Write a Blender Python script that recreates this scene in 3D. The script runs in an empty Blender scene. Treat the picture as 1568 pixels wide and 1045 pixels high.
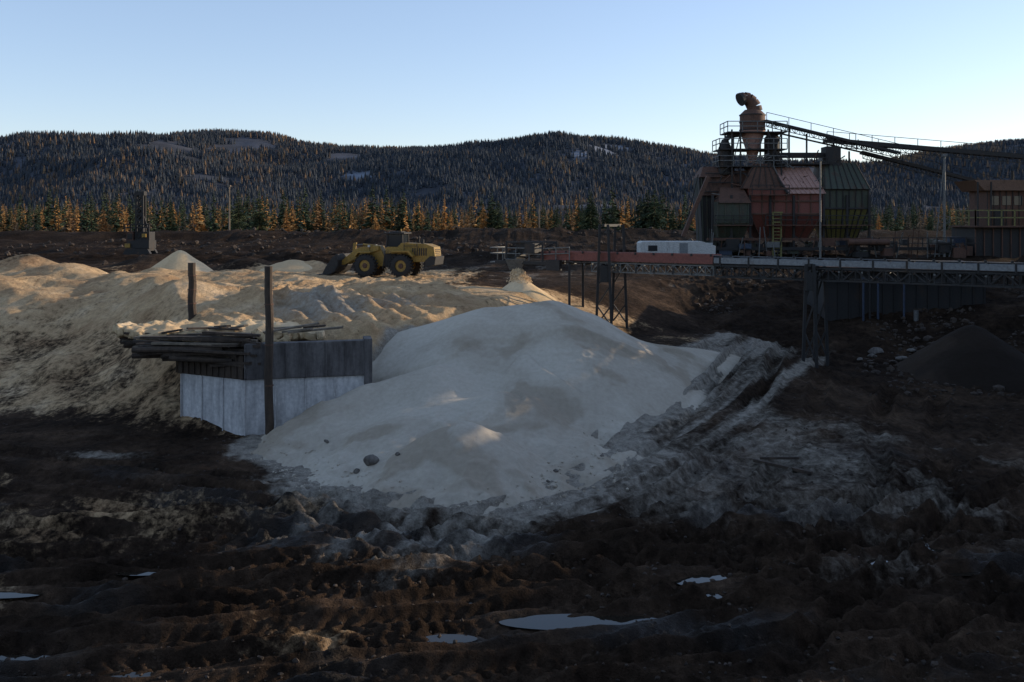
import bpy, math, random
import numpy as np
import bmesh
from mathutils import Vector, Matrix
random.seed(5); rng=np.random.default_rng(7)
scene=bpy.context.scene
COL=scene.collection
SUN_AZ=math.radians(70); SUN_EL=math.radians(13)

# ---------------------------------------------------------------- noise
def _hash(i,j,seed):
    n=(i.astype(np.int64)*374761393+j.astype(np.int64)*668265263+seed*1442695041)&0xffffffff
    n=((n^(n>>13))*1274126177)&0xffffffff
    n=n^(n>>16)
    return (n&0xffff)/65535.0
def vnoise(x,y,seed=0):
    xi=np.floor(x);yi=np.floor(y);fx=x-xi;fy=y-yi
    u=fx*fx*fx*(fx*(fx*6-15)+10);v=fy*fy*fy*(fy*(fy*6-15)+10)
    a=_hash(xi,yi,seed);b=_hash(xi+1,yi,seed);c=_hash(xi,yi+1,seed);d=_hash(xi+1,yi+1,seed)
    return (a*(1-u)+b*u)*(1-v)+(c*(1-u)+d*u)*v
def fbm(x,y,octv=4,seed=0,gain=0.5):
    s=0;a=1;t=0
    for o in range(octv):
        ca,sa=math.cos(o*0.9),math.sin(o*0.9)
        s=s+a*(vnoise((x*ca-y*sa)*2**o+17.3*o,(x*sa+y*ca)*2**o-9.1*o,seed+o*31)*2-1);t+=a;a*=gain
    return s/t
def ridged(x,y,octv=3,seed=0):
    s=0;a=1;t=0
    for o in range(octv):
        s=s+a*(1-np.abs(vnoise(x*2**o+5*o,y*2**o+3*o,seed+o*17)*2-1)*2);t+=a;a*=0.5
    return s/t
def sm(a,b,x):
    t=np.clip((x-a)/(b-a),0,1);return t*t*(3-2*t)

# ---------------------------------------------------------------- terrain functions (metres, camera bank at origin)
TX=[-80,-27,-20,-15.5,-13,-11,-6.4,-3,3,8,12,23,35,80]
TOE=[50,49,44.5,42,41.3,41.2,42,42,44,46,48,46,40,36]
CRE=[72,66,58,49.5,46.5,45.5,45.5,50,62,68,74,74,70,66]
RA=(14.5,57.0);RB=(-3.0,30.0)   # haul ramp axis
_rl=math.hypot(RB[0]-RA[0],RB[1]-RA[1]);_rd=((RB[0]-RA[0])/_rl,(RB[1]-RA[1])/_rl)
def ramp_uv(x,y):
    u=(x-RA[0])*_rd[0]+(y-RA[1])*_rd[1];v=(x-RA[0])*(-_rd[1])+(y-RA[1])*_rd[0]
    v=v-1.6*np.sin(np.clip(u/_rl,0,1)*3.14)
    return u,v
def macro_h(x,y):
    toe=np.interp(x,TX,TOE);cre=np.interp(x,TX,CRE)
    w=fbm(x*0.09,y*0.09,3,3)*1.6*sm(-16,-19,x)+fbm(x*0.12,y*0.12,3,8)*2.2*sm(9,14,x)
    t=np.clip((y+w-toe)/(cre-toe),0,1)
    s=0.5*t+0.5*t*t*(3-2*t)
    plat=4.15+0.85*sm(46,60,y)+1.2*sm(78,112,y)
    h=plat*s
    ramp=np.clip(0.12*(y-30),0,2.5)*sm(-0.5,5,x+ (y-31)*0.05)*(1-0.45*sm(12,18,x))
    h=np.maximum(h,ramp*sm(60,40,x))
    h=h+(1.45+0.5*fbm(x*0.03,y*0.03,2,5))*np.exp(-((y-132-6*fbm(x*0.01,y*0*0.01,2,6))/7.0)**2)
    h=h-0.9*sm(150,260,y)
    # added bank out of view to the right, shaped to block the low sun
    H=np.interp(y,[-60,10,24,32,36,40,43,46,48.5,51,55,60.5,62,68,80,92],[6,8.0,9.5,10.5,11.0,11.4,11.7,12.0,12.6,13.3,13.3,13.3,13.6,12.8,11.5,3])
    H=H+1.2*fbm(y*0.5,y*0+2.2,3,12)*sm(51,48,y)+0.12*fbm(x*.3,y*.6,2,14)
    h=np.maximum(h,H*np.exp(-((x-47)/6.3)**2))
    h=np.maximum(h,7.4*np.clip((14.2-y)/10.2,0,1))
    for (mx,my,mh,mr) in [(-36,74,1.3,3.2),(-31.5,70,1.0,2.6),(-40,66,1.2,3.5),(-25,66,0.6,3),(-19,56,0.55,2.2),(-13,53,0.9,2.2),(-9.5,51.5,0.9,1.9),
                          (-6,57,0.5,3),(-28,60,.7,3),(-22,82,1.0,2.5),(-30,84,1.0,3),(-16,80,.8,2),(-13,85,.7,2.6),(2,82,.9,4),(9,78,.8,4),(-3,90,.9,5),(24,64,.8,3),(30,60,.9,3),
                          (-23,52,.5,1.8),(-29,53,.6,2),(-21.5,61,.6,1.6),(-33,63,.6,2),(-4,53.5,.5,1.6),(-14,63,.5,1.8),(-17,67,.5,2),(-26,74,.6,2)]:
        h=h+mh*np.exp(-(((x-mx)/mr)**2+((y-my)/(mr*0.75))**2))
    return h
tracks=[]
def catmull(P,n=7):
    P=[np.array(p,float) for p in P];P=[2*P[0]-P[1]]+P+[2*P[-1]-P[-2]];out=[]
    for i in range(1,len(P)-2):
        for k in range(n):
            t=k/n
            out.append(0.5*((2*P[i])+(-P[i-1]+P[i+1])*t+(2*P[i-1]-5*P[i]+4*P[i+1]-P[i+2])*t*t+(-P[i-1]+3*P[i]-3*P[i+1]+P[i+2])*t**3))
    out.append(P[-2]);return np.array(out)
def track(P,gauge=1.05,w=0.30,depth=0.14,tread=0.03,pitch=0.42):
    tracks.append((catmull(P),gauge,w,depth,tread,pitch))
track([(13,57),(10.5,50),(7.6,43),(4.0,36.6),(-1.5,31.4),(-8,28.6),(-18,27.5)],depth=.24,tread=.02)
track([(14.5,57),(12.3,50),(9.5,43),(5.8,36),(0.5,30.5),(-6,27.2),(-20,25.0)],depth=.20,tread=.03)
track([(12.5,55),(9.3,48),(6.0,41),(3.0,35.0),(-3,30.6),(-11,29.8),(-24,32)],depth=.22,tread=.02)
track([(17,58),(14.4,50),(12.2,43),(9,36),(5,30),(0,26.5),(-10,23)],depth=.20,tread=.04)
track([(-22,29.5),(-12,27.6),(-6,27.3),(-0.5,27.9),(6,27.5),(16,31)],depth=.24,tread=.13,pitch=.6,w=.36)
track([(-16,21.5),(-8,22.3),(0,24.5),(8,27.8),(16,34),(22,42)],depth=.25,tread=.06)
track([(-14,18.5),(-6,19.3),(2,21.5),(11,24),(22,28)],depth=.25,tread=.06)
track([(-12,17.3),(-3,17.8),(6,19.0),(16,21.5)],depth=.2,tread=.06)
track([(-26,36),(-16,34),(-8,31.5),(0,28.5),(9,25.5),(20,24)],depth=.22,tread=.06)
track([(19,47),(15,38),(12.5,31),(7,25.5),(0,21.5),(-9,20)],depth=.24,tread=.06)
track([(-30,44),(-21,38),(-13,34.5),(-7,33),(-2,30.0)],depth=.2,tread=.04)
track([(23,37),(16,29),(9,23),(5,17)],depth=.2,tread=.05)
track([(-18,24.5),(-9,25.2),(-1,26.2),(7,24.5),(15,23)],depth=.23,tread=.07,w=.26)
track([(-17,31.8),(-10,30.6),(-4,28.9),(3,26.3),(12,26.5),(22,31)],depth=.22,tread=.06,w=.28)
track([(24,33),(17,30.5),(10,30),(4,28.6),(-3,25.2),(-11,22.5)],depth=.2,tread=.05,w=.28)
track([(-2,75),(-8,66),(-12,58),(-10.5,50)],depth=.15,tread=.04)
track([(-45,76),(-30,78),(-18,75),(-6,76),(6,80)],depth=.15,tread=.04)
puddles=[(1.6,22.5,.95,.16),(4.75,25.2,.36,.2),(4.9,24.2,.22,.12),(-1.35,21.6,.30,.08),(9.75,26.4,.16,.2),(11.4,25.6,.38,.06),(11.6,27.4,.16,.2),
         (-12.6,24.2,.6,.10),(5.5,23.1,.12,.1),(-10.2,20.5,.5,.10),(-7.6,19.7,.8,.10),(2.9,25.7,.2,.06),(-1.0,23.6,.1,.06),(-9.6,25.6,.3,.05)]
def tracks_h(x,y):
    out=np.zeros_like(x)
    for (P,g,w,dep,tr,pit) in tracks:
        m=(x>P[:,0].min()-2.5)&(x<P[:,0].max()+2.5)&(y>P[:,1].min()-2.5)&(y<P[:,1].max()+2.5)
        if not m.any(): continue
        xx=x[m];yy=y[m];best=np.full(xx.shape,1e9);sd=np.zeros(xx.shape);al=np.zeros(xx.shape);acc=0
        for i in range(len(P)-1):
            a=P[i];b=P[i+1];d=b-a;L=math.hypot(*d)
            if L<1e-6: continue
            t=np.clip(((xx-a[0])*d[0]+(yy-a[1])*d[1])/L**2,0,1)
            ex=xx-a[0]-t*d[0];ey=yy-a[1]-t*d[1];dd=ex*ex+ey*ey
            k=dd<best;best=np.where(k,dd,best)
            sd=np.where(k,np.sign(d[0]*ey-d[1]*ex)*np.sqrt(dd),sd);al=np.where(k,acc+t*L,al);acc+=L
        wob=fbm(al*.25,al*0+g+dep*50,2,4)*.12
        q=np.zeros(xx.shape)
        for s in (-g,g):
            e=sd-s+wob;ae=np.abs(e)
            q+=-dep*np.exp(-(ae/w)**4)+0.65*dep*np.exp(-((ae-1.55*w)/(.33*w))**2)
            q+=tr*np.exp(-(ae/w)**6)*np.sign(np.sin((al+ae*.8*np.sign(s))*6.283/pit))
        q*=0.35+0.65*sm(-.35,.35,fbm(xx*.13,yy*.13,2,int(dep*900)))
        q*=sm(0,1.5,al)*sm(0,1.5,acc-al)
        out[m]+=q
    return out
def ground_h(x,y,detail=True):
    h=macro_h(x,y)
    if detail:
        near=sm(150,70,y)
        pit=sm(1.2,0.2,h)*sm(14,17,y)
        bench=sm(3.4,4.3,h)*sm(0,-4,x)*sm(90,70,y)
        h=h+near*(0.28*fbm(x*.16,y*.16,4,21)+0.07*fbm(x*.8,y*.8,4,22))
        u=x*0.97+y*0.22;v=y*0.97-x*0.22
        wx=fbm(x*.4,y*.4,2,33)
        ru,rv=ramp_uv(x,y);rm=sm(4.6,2.6,np.abs(rv))*sm(-1,2,ru)*sm(_rl+5,_rl,ru)
        pn=sm(14,17,y)*sm(52,38,y)*(1-.75*rm)
        h=h+pit*(0.09*ridged(u*.18,v*.85+wx,3,30))
        h=h+pn*(0.09*ridged(u*.35+wx*1.2,v*2.2+wx*2.0,3,31)+0.035*ridged(x*2.3,y*2.6,2,32)+0.025*fbm(x*6,y*6,2,34))
        h=h+rm*(0.14*ridged(ru*.07,rv*1.4,2,36)+.03*fbm(ru*.6,rv*3,2,37))
        rr=sm(8,13,x)*sm(40,48,y)*sm(90,70,y)*(1-.7*rm)
        h=h+rr*(0.35*fbm(x*.35,y*.35,4,41)+0.16*ridged(x*1.2,y*1.0,3,42))
        fm=np.exp(-(((x+8.5)/5.0)**2+((y-51)/6)**2)**2)
        c=(x*.78+y*.62)
        h=h+fm*0.17*np.sin(c*5.2+fbm(x*.3,y*.3,2,50)*1.6)
        h=h+bench*(0.22*ridged(x*.4+wx*.5,y*.7,3,51)+.30*fbm(x*.22,y*.4,3,54)+.06*ridged(x*1.6,y*2,2,55))
        bank=sm(0.4,1.2,h)*sm(4.8,3.8,h)*sm(-11,-15,x)*near
        h=h+bank*(0.28*ridged(x*.55+y*.3,y*.18,3,52)+.14*fbm(x*.9,y*.9,3,53))
        far=sm(84,95,y)*sm(190,150,y)
        h=h+far*(0.45*fbm(x*.09,y*.14,4,60)+0.45*ridged(x*.12,y*.3,3,61)+.25*ridged(x*.5,y*.6,2,62))
        h=h+0.8*fbm(x*.01,y*.01,3,70)*sm(150,400,y)
        h=h+tracks_h(x,y)
        for (px,py,a,b) in puddles:
            r=((x-px)/(a*1.25))**2+((y-py)/(b*1.9))**2
            k=np.exp(-r**1.2)
            near_p=sm(9,2,r)
            h=h*(1-near_p*0.6)+near_p*0.6*0.05-0.16*k
    return h
def gh(x,y): return float(ground_h(np.array([float(x)]),np.array([float(y)]))[0])

def np_mesh(name,V,F,smooth=True):
    me=bpy.data.meshes.new(name);V=np.asarray(V,np.float32);F=np.asarray(F,np.int32)
    me.vertices.add(len(V));me.vertices.foreach_set('co',V.ravel())
    me.loops.add(F.size);me.loops.foreach_set('vertex_index',F.ravel())
    me.polygons.add(len(F));me.polygons.foreach_set('loop_start',np.arange(len(F),dtype=np.int32)*F.shape[1])
    try: me.polygons.foreach_set('loop_total',np.full(len(F),F.shape[1],np.int32))
    except Exception: pass
    me.update(calc_edges=True)
    me.polygons.foreach_set('use_smooth',np.full(len(F),smooth,bool))
    me.update()
    return me
def add_attr(me,name,C):
    a=me.color_attributes.new(name=name,type='FLOAT_COLOR',domain='POINT')
    C=np.asarray(C,np.float32)
    if C.shape[1]==3: C=np.concatenate([C,np.ones((len(C),1),np.float32)],1)
    a.data.foreach_set('color',C.ravel())
def link(name,me,mats=()):
    o=bpy.data.objects.new(name,me);COL.objects.link(o)
    for m in mats: me.materials.append(m)
    return o
def grid_faces(nx,ny):
    i=np.arange(nx-1);j=np.arange(ny-1);I,J=np.meshgrid(i,j)
    a=(J*nx+I).ravel();return np.stack([a,a+1,a+1+nx,a+nx],1)

# ---------------------------------------------------------------- materials
class NT:
    def __init__(s,name):
        s.m=bpy.data.materials.new(name);s.m.use_nodes=True;s.t=s.m.node_tree;s.b=s.t.nodes['Principled BSDF']
    def n(s,typ,**k):
        x=s.t.nodes.new(typ)
        for a,v in k.items():
            if a in ('inp',):
                for kk,vv in v.items(): x.inputs[kk].default_value=vv
            else: setattr(x,a,v)
        return x
    def l(s,a,b): s.t.links.new(a,b)
    def noise(s,scale,detail=5,rough=.55,vec=None,dist=0):
        x=s.n('ShaderNodeTexNoise');x.inputs['Scale'].default_value=scale;x.inputs['Detail'].default_value=detail;x.inputs['Roughness'].default_value=rough;x.inputs['Distortion'].default_value=dist
        if vec is not None: s.l(vec,x.inputs['Vector'])
        return x.outputs['Fac']
    def ramp(s,fac,stops):
        r=s.n('ShaderNodeValToRGB');e=r.color_ramp.elements
        while len(e)>1: e.remove(e[-1])
        e[0].position=stops[0][0];e[0].color=(*stops[0][1],1)
        for p,c in stops[1:]:
            q=e.new(p);q.color=(*c,1)
        s.l(fac,r.inputs['Fac']);return r.outputs['Color']
    def mix(s,fac,a,b,typ='MIX'):
        x=s.n('ShaderNodeMix');x.data_type='RGBA';x.blend_type=typ
        for v,i in ((fac,0),(a,6),(b,7)):
            if hasattr(v,'is_linked'): s.l(v,x.inputs[i])
            elif isinstance(v,(int,float)): x.inputs[i].default_value=v
            else: x.inputs[i].default_value=(*v,1)
        return x.outputs[2]
    def math(s,op,a,b=0,clamp=False):
        x=s.n('ShaderNodeMath');x.operation=op;x.use_clamp=clamp
        for v,i in ((a,0),(b,1)):
            if hasattr(v,'is_linked'): s.l(v,x.inputs[i])
            else: x.inputs[i].default_value=v
        return x.outputs[0]
    def bump(s,h,strength,dist,prev=None):
        x=s.n('ShaderNodeBump');x.inputs['Strength'].default_value=strength;x.inputs['Distance'].default_value=dist
        s.l(h,x.inputs['Height'])
        if prev is not None: s.l(prev,x.inputs['Normal'])
        return x.outputs['Normal']
    def coord(s,which='Object'):
        return s.n('ShaderNodeTexCoord').outputs[which]

def soil_mat():
    t=NT('soil');v=t.coord()
    at=t.n('ShaderNodeAttribute',attribute_name='kind');sp=t.n('ShaderNodeSeparateColor');t.l(at.outputs['Color'],sp.inputs[0])
    wt=t.n('ShaderNodeAttribute',attribute_name='wetness');sw=t.n('ShaderNodeSeparateColor');t.l(wt.outputs['Color'],sw.inputs[0])
    R,G,Bc=sp.outputs[0],sp.outputs[1],sp.outputs[2]
    n1=t.noise(.35,6,.6,v);n2=t.noise(3.2,7,.68,v);n3=t.noise(22,5,.6,v)
    mud=t.ramp(n1,[(.3,(.018,.0125,.009)),(.5,(.040,.027,.019)),(.68,(.085,.057,.039))])
    mud=t.mix(.7,mud,t.ramp(n2,[(.3,(.25,.25,.25)),(.7,(1.9,1.8,1.7))]),'MULTIPLY')
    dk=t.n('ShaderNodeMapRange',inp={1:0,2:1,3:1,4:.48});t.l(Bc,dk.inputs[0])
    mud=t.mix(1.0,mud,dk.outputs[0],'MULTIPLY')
    tan=t.ramp(n1,[(.3,(.36,.225,.125)),(.55,(.54,.375,.215)),(.75,(.68,.51,.33))])
    tan=t.mix(.6,tan,t.ramp(n2,[(.3,(.5,.46,.43)),(.65,(1.25,1.22,1.2))]),'MULTIPLY')
    wh=t.ramp(n2,[(.3,(.16,.135,.11)),(.65,(.40,.355,.295))])
    ng=t.math('ADD',G,t.math('MULTIPLY',t.math('SUBTRACT',n2,.5),1.1))
    gf=t.n('ShaderNodeMapRange',interpolation_type='SMOOTHSTEP',inp={1:.25,2:.7});t.l(ng,gf.inputs[0])
    nr=t.math('ADD',R,t.math('MULTIPLY',t.math('SUBTRACT',n2,.5),.75))
    rf=t.n('ShaderNodeMapRange',interpolation_type='SMOOTHSTEP',inp={1:.15,2:.95});t.l(nr,rf.inputs[0])
    c=t.mix(gf.outputs[0],mud,tan);c=t.mix(rf.outputs[0],c,wh)
    c=t.mix(.45,c,t.ramp(n3,[(.3,(.5,.5,.5)),(.7,(1.4,1.4,1.4))]),'MULTIPLY')
    t.l(c,t.b.inputs['Base Color'])
    rg=t.n('ShaderNodeMapRange',inp={1:0,2:1,3:.97,4:.42});t.l(sw.outputs[0],rg.inputs[0]);t.l(rg.outputs[0],t.b.inputs['Roughness'])
    sg=t.n('ShaderNodeMapRange',inp={1:0,2:1,3:.04,4:.28});t.l(sw.outputs[0],sg.inputs[0]);t.l(sg.outputs[0],t.b.inputs['Specular IOR Level'])
    b=t.bump(n2,1,.17);b=t.bump(n3,.9,.05,b)
    b=t.bump(t.noise(90,3,.6,v),.5,.012,b)
    t.l(b,t.b.inputs['Normal']);return t.m
def sand_mat(name,c1,c2,c3):
    t=NT(name);v=t.coord();n1=t.noise(.2,4,.5,v,.6);n2=t.noise(5,5,.6,v);n3=t.noise(40,4,.6,v)
    c=t.ramp(n1,[(.42,c1),(.49,c2),(.53,c2),(.57,c3)])
    c=t.mix(.5,c,t.ramp(n2,[(.3,(.80,.785,.77)),(.7,(1.12,1.12,1.12))]),'MULTIPLY')
    t.l(c,t.b.inputs['Base Color']);t.b.inputs['Roughness'].default_value=.95;t.b.inputs['Specular IOR Level'].default_value=.1
    b=t.bump(n2,.6,.06);b=t.bump(n3,.7,.02,b);t.l(b,t.b.inputs['Normal']);return t.m
def metal(name,col,rust=.4,rough=.6,met=.3,rc=(.09,.045,.025),scale=1.0):
    t=NT(name);v=t.coord();mp=t.n('ShaderNodeMapping');mp.inputs['Scale'].default_value=(1,1,.35);t.l(v,mp.inputs[0])
    n=t.noise(1.6*scale,7,.68,mp.outputs[0]);n2=t.noise(9*scale,5,.6,v)
    f=t.n('ShaderNodeMapRange',interpolation_type='SMOOTHSTEP',inp={1:.72-rust*.45,2:.85-rust*.3});t.l(n,f.inputs[0])
    c=t.mix(f.outputs[0],col,rc);c=t.mix(.7,c,t.ramp(n2,[(.3,(.5,.5,.5)),(.7,(1.3,1.3,1.3))]),'MULTIPLY')
    t.l(c,t.b.inputs['Base Color']);t.b.inputs['Metallic'].default_value=met;t.b.inputs['Roughness'].default_value=rough
    t.l(t.bump(n2,.3,.02),t.b.inputs['Normal']);return t.m
def concrete(name,c1,c2,k=(3,3,.5)):
    t=NT(name);v=t.coord();mp=t.n('ShaderNodeMapping');mp.inputs['Scale'].default_value=k;t.l(v,mp.inputs[0])
    n=t.noise(1.2,7,.65,mp.outputs[0]);n2=t.noise(7,6,.6,v)
    c=t.ramp(n,[(.3,c1),(.62,c2)]);c=t.mix(.6,c,t.ramp(n2,[(.3,(.6,.6,.62)),(.65,(1.1,1.1,1.1))]),'MULTIPLY')
    t.l(c,t.b.inputs['Base Color']);t.b.inputs['Roughness'].default_value=.9;t.l(t.bump(n2,.5,.03),t.b.inputs['Normal']);return t.m
def attr_mat(name,rough=.9,nscale=.5):
    t=NT(name);at=t.n('ShaderNodeAttribute',attribute_name='Col');n=t.noise(nscale,3,.6,t.coord())
    c=t.mix(.8,at.outputs['Color'],t.ramp(n,[(.3,(.55,.55,.55)),(.7,(1.4,1.4,1.4))]),'MULTIPLY')
    t.l(c,t.b.inputs['Base Color']);t.b.inputs['Roughness'].default_value=rough;t.b.inputs['Specular IOR Level'].default_value=.1;return t.m
M=dict(
 soil=soil_mat(),
 white=sand_mat('pale_sand',(.50,.44,.36),(.445,.385,.31),(.36,.30,.23)),
 tan=sand_mat('tan_sand',(.54,.385,.225),(.60,.44,.26),(.68,.51,.32)),
 brown=sand_mat('brown_dirt',(.022,.016,.012),(.028,.020,.015),(.04,.028,.02)),
 conc=concrete('whitewashed_concrete',(.38,.36,.345),(.64,.61,.58)),
 conc2=concrete('stained_concrete',(.045,.038,.035),(.14,.125,.118)),
 wood=concrete('weathered_timber',(.022,.015,.011),(.075,.05,.033)),
 woodg=concrete('grey_timber',(.08,.065,.05),(.22,.17,.12)),
 dark=metal('dark_steel',(.020,.018,.017),.45,.7,.1,(.04,.024,.015)),
 steel=metal('galvanised_steel',(.13,.13,.125),.35,.55,.4),
 red=metal('red_oxide_paint',(.17,.05,.035),.3,.65,.05,(.07,.033,.023)),
 redl=metal('pale_red_sheet',(.38,.22,.18),.35,.6,.05,(.16,.085,.06)),  # paler red, sunlight on the hopper roof put into the colour
 green=metal('green_paint',(.046,.054,.036),.5,.65,.05,(.065,.037,.023)),
 ygreen=metal('olive_yellow_paint',(.16,.145,.045),.4,.6,.05,(.055,.042,.023)),
 yellow=metal('machine_yellow',(.27,.16,.025),.4,.6,.05,(.07,.047,.025)),
 whitep=metal('white_paint',(.46,.45,.43),.25,.6,.0,(.2,.15,.12)),
 grey=metal('pale_grey_paint',(.17,.175,.18),.35,.6,.1,(.08,.06,.045)),
 blue=metal('blue_paint',(.03,.045,.075),.35,.55,.1),
 rust=metal('rusted_steel',(.105,.052,.034),.55,.8,.1,(.05,.028,.02)),
 brownr=metal('brown_roofing',(.13,.07,.042),.35,.8,.0),
 rubber=metal('rubber',(.018,.016,.015),.4,.85,0,(.04,.03,.024)),
 fol=attr_mat('foliage',.9,.8), hillm=attr_mat('forest_floor',.95,.02), rock=concrete('rock',(.06,.05,.045),(.16,.14,.12)),
 clod=concrete('mud_clod',(.018,.013,.010),(.06,.04,.027)),
)
g=NT('cab_glass');g.b.inputs['Base Color'].default_value=(.02,.025,.03,1);g.b.inputs['Roughness'].default_value=.08;M['glass']=g.m
w=NT('puddle_water');w.b.inputs['Base Color'].default_value=(.02,.016,.012,1);w.b.inputs['Roughness'].default_value=.02;w.b.inputs['IOR'].default_value=1.33
w.l(w.bump(w.noise(3,3,.5,w.coord()),.04,.02),w.b.inputs['Normal']);M['water']=w.m

# ---------------------------------------------------------------- pile shape
def seg_cone(x,y,a,b,ta,tb,slope,r):
    dx,dy=b[0]-a[0],b[1]-a[1];L=dx*dx+dy*dy
    t=np.clip(((x-a[0])*dx+(y-a[1])*dy)/L,0,1) if L>0 else np.zeros_like(x)
    d=np.hypot(x-a[0]-t*dx,y-a[1]-t*dy)
    return ta+(tb-ta)*t-slope*(np.sqrt(d*d+r*r)-r)
def smax(a,b,k=.35):
    hh=np.clip(.5+.5*(a-b)/k,0,1);return b*(1-hh)+a*hh+k*hh*(1-hh)
def main_pile(x,y):
    wx=x+.5*fbm(x*.25,y*.25,2,101);wy=y+.5*fbm(x*.25,y*.25,2,102)
    h=seg_cone(wx,wy,(-6.0,46.6),(-1.2,46.0),3.5,4.95,.70,.9)
    h=smax(h,seg_cone(wx,wy,(-1.2,46),(1.9,46.0),4.95,5.4,.70,1.3),.3)
    h=smax(h,seg_cone(wx,wy,(4,46.3),(10.5,50.5),3.5,2.3,.55,1.3),.6)
    h=smax(h,seg_cone(wx,wy,(-5.7,41.5),(-3.2,41.6),2.3,3.0,.66,.9),.5)
    h=smax(h,seg_cone(wx,wy,(-3.4,38.4),(-.6,39),1.7,2.3,.54,1.1),.5)
    h=smax(h,seg_cone(wx,wy,(-1.9,34.7),(-1.5,34.9),1.85,1.85,.60,.6),.25)
    h=smax(h,seg_cone(wx,wy,(-3.4,36.2),(2,36.8),.8,.9,.30,1.2),.5)
    h=smax(h,seg_cone(wx,wy,(-7.9,40.2),(-7.3,40.6),1.1,1.6,.55,.6),.4)
    toe=sm(2.2,.3,h)
    lum=np.maximum(np.exp(-(((x-3.4)/1.2)**2+((y-42.0)/1.3)**2)),np.exp(-(((x+2)/1.8)**2+((y-37)/1.2)**2)))
    slump=.16*sm(-.015,.015,fbm(x*.22+3,y*.22,2,110)+.03*(x+1))*sm(1.2,2.2,h)*sm(5,4.2,h)
    return h+.05*fbm(x*.5,y*.5,3,103)+toe*(.18*ridged(x*.9,y*.9,3,104)+.11*fbm(x*2.5,y*2.5,3,105))+lum*.16*ridged(x*1.6,y*1.6,3,106)+.018*fbm(x*3,y*3,2,107)+slump

# ---------------------------------------------------------------- ground sheet
def axis(start,stop,f):
    v=[start]
    while v[-1]<stop: v.append(v[-1]+f(v[-1]))
    return v
ys=list(np.arange(-60,13,3.0))+axis(13.5,95,lambda y:max(.042,.0028*y))+axis(96,9000,lambda y:y*.02)
xp=axis(0,11000,lambda x:.062 if x<13 else (.062+.011*(x-13) if x<40 else x*.03 if x>60 else .36+.06*(x-40)))
xs=np.array([-a for a in xp[::-1][:-1]]+xp);ys=np.array(ys)
X,Y=np.meshgrid(xs,ys);x=X.ravel();y=Y.ravel()
h=ground_h(x,y)
ground_me=np_mesh('ground',np.stack([x,y,h],1),grid_faces(len(xs),len(ys)))
n1=fbm(x*.22,y*.22,4,80);n2=fbm(x*.7,y*.7,4,81)
edge=np.interp(x,[-80,-27,-18,-12,-6,0],[49,48.5,43.5,40,39,38])
tan_and_sun=sm(-1.5,2.0,y-edge+n1*2.5)*sm(10,3,x+n1*3)*sm(84,75,y+7*n1-0.05*x)
tan_and_sun=tan_and_sun*(1-.85*sm(58,61,y)*sm(-6,-2,x+n1*3))
tan_and_sun=np.maximum(tan_and_sun,.6*sm(60,56,y)*sm(44,50,y)*sm(6,8,x)*sm(16,12,x)*sm(-.2,.4,n1))
tan_and_sun=tan_and_sun*(0.68+.32*sm(-.3,.2,n2))*(.64+.36*sm(2.0,4.0,h))
tan_and_sun=np.maximum(tan_and_sun,.40*sm(.0,.4,n1)*sm(42,32,y)*sm(14,18,y)*sm(8,-4,x))
tan_and_sun=np.maximum(tan_and_sun,.54*np.exp(-(((x+13)/5.5)**2+((y-30)/3.2)**2))*sm(-.4,.1,n1))  # sunlit patch on the left floor, painted in as tan
tan_and_sun=np.maximum(tan_and_sun,.50*np.exp(-(((x+4)/6)**2+((y-21.5)/2.2)**2))*sm(-.4,.1,n1))  # sunlit streaks across the near floor, also put in as tan
tan_and_sun=np.maximum(tan_and_sun,.20*sm(.2,.45,fbm(x*.05,y*.16,3,88))*sm(85,95,y)*sm(150,130,y))
fl=sm(170,240,y);tan_and_sun=np.maximum(tan_and_sun,.42*fl)
ru,rv=ramp_uv(x,y)
pg=main_pile(x,y)-macro_h(x,y)
wv=.95*sm(-.9,-.1,pg+n1*.4+n2*.25)*sm(60,55,y)
strk=fbm(ru*.06,rv*1.5,4,91)
wv=np.maximum(wv,(.60+.95*strk)*sm(4.5,2.6,np.abs(rv)+n1*.6)*sm(-3,1,ru)*sm(_rl+6,_rl-2,ru+n1*4))
rr=np.hypot((x-9.5)/6.5,(y-34.5)/7.5)
wv=np.maximum(wv,.56*sm(1.2,.3,rr+n1*.9+.3*n2))
wv=np.maximum(wv,.44*sm(.15,.5,n1+.4*n2)*sm(22,16,x)*sm(2,6,x)*sm(23,27,y)*sm(44,36,y))
wv=np.maximum(wv,.6*np.exp(-(((x+15.5)/1.8)**2+((y-37.8)/.7)**2)))
wv=np.maximum(wv,.80*np.exp(-(((x+8)/5)**2+((y-51)/4)**2)**2)*sm(-.5,.2,n1))
wv=np.maximum(wv,.42*sm(.1,.4,n2)*sm(85,80,y)*sm(62,70,y)*sm(16,10,x)*sm(-8,-3,x))
wet=sm(.05,.45,fbm(x*.3,y*.5,3,90))*sm(40,30,y)*.8
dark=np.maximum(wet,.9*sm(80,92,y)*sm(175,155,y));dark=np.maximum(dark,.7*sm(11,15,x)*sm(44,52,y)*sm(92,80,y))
add_attr(ground_me,'kind',np.stack([np.clip(wv,0,1),np.clip(tan_and_sun,0,1),dark],1))
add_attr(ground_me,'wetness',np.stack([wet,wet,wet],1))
ground=link('ground',ground_me,[M['soil']])

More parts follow.
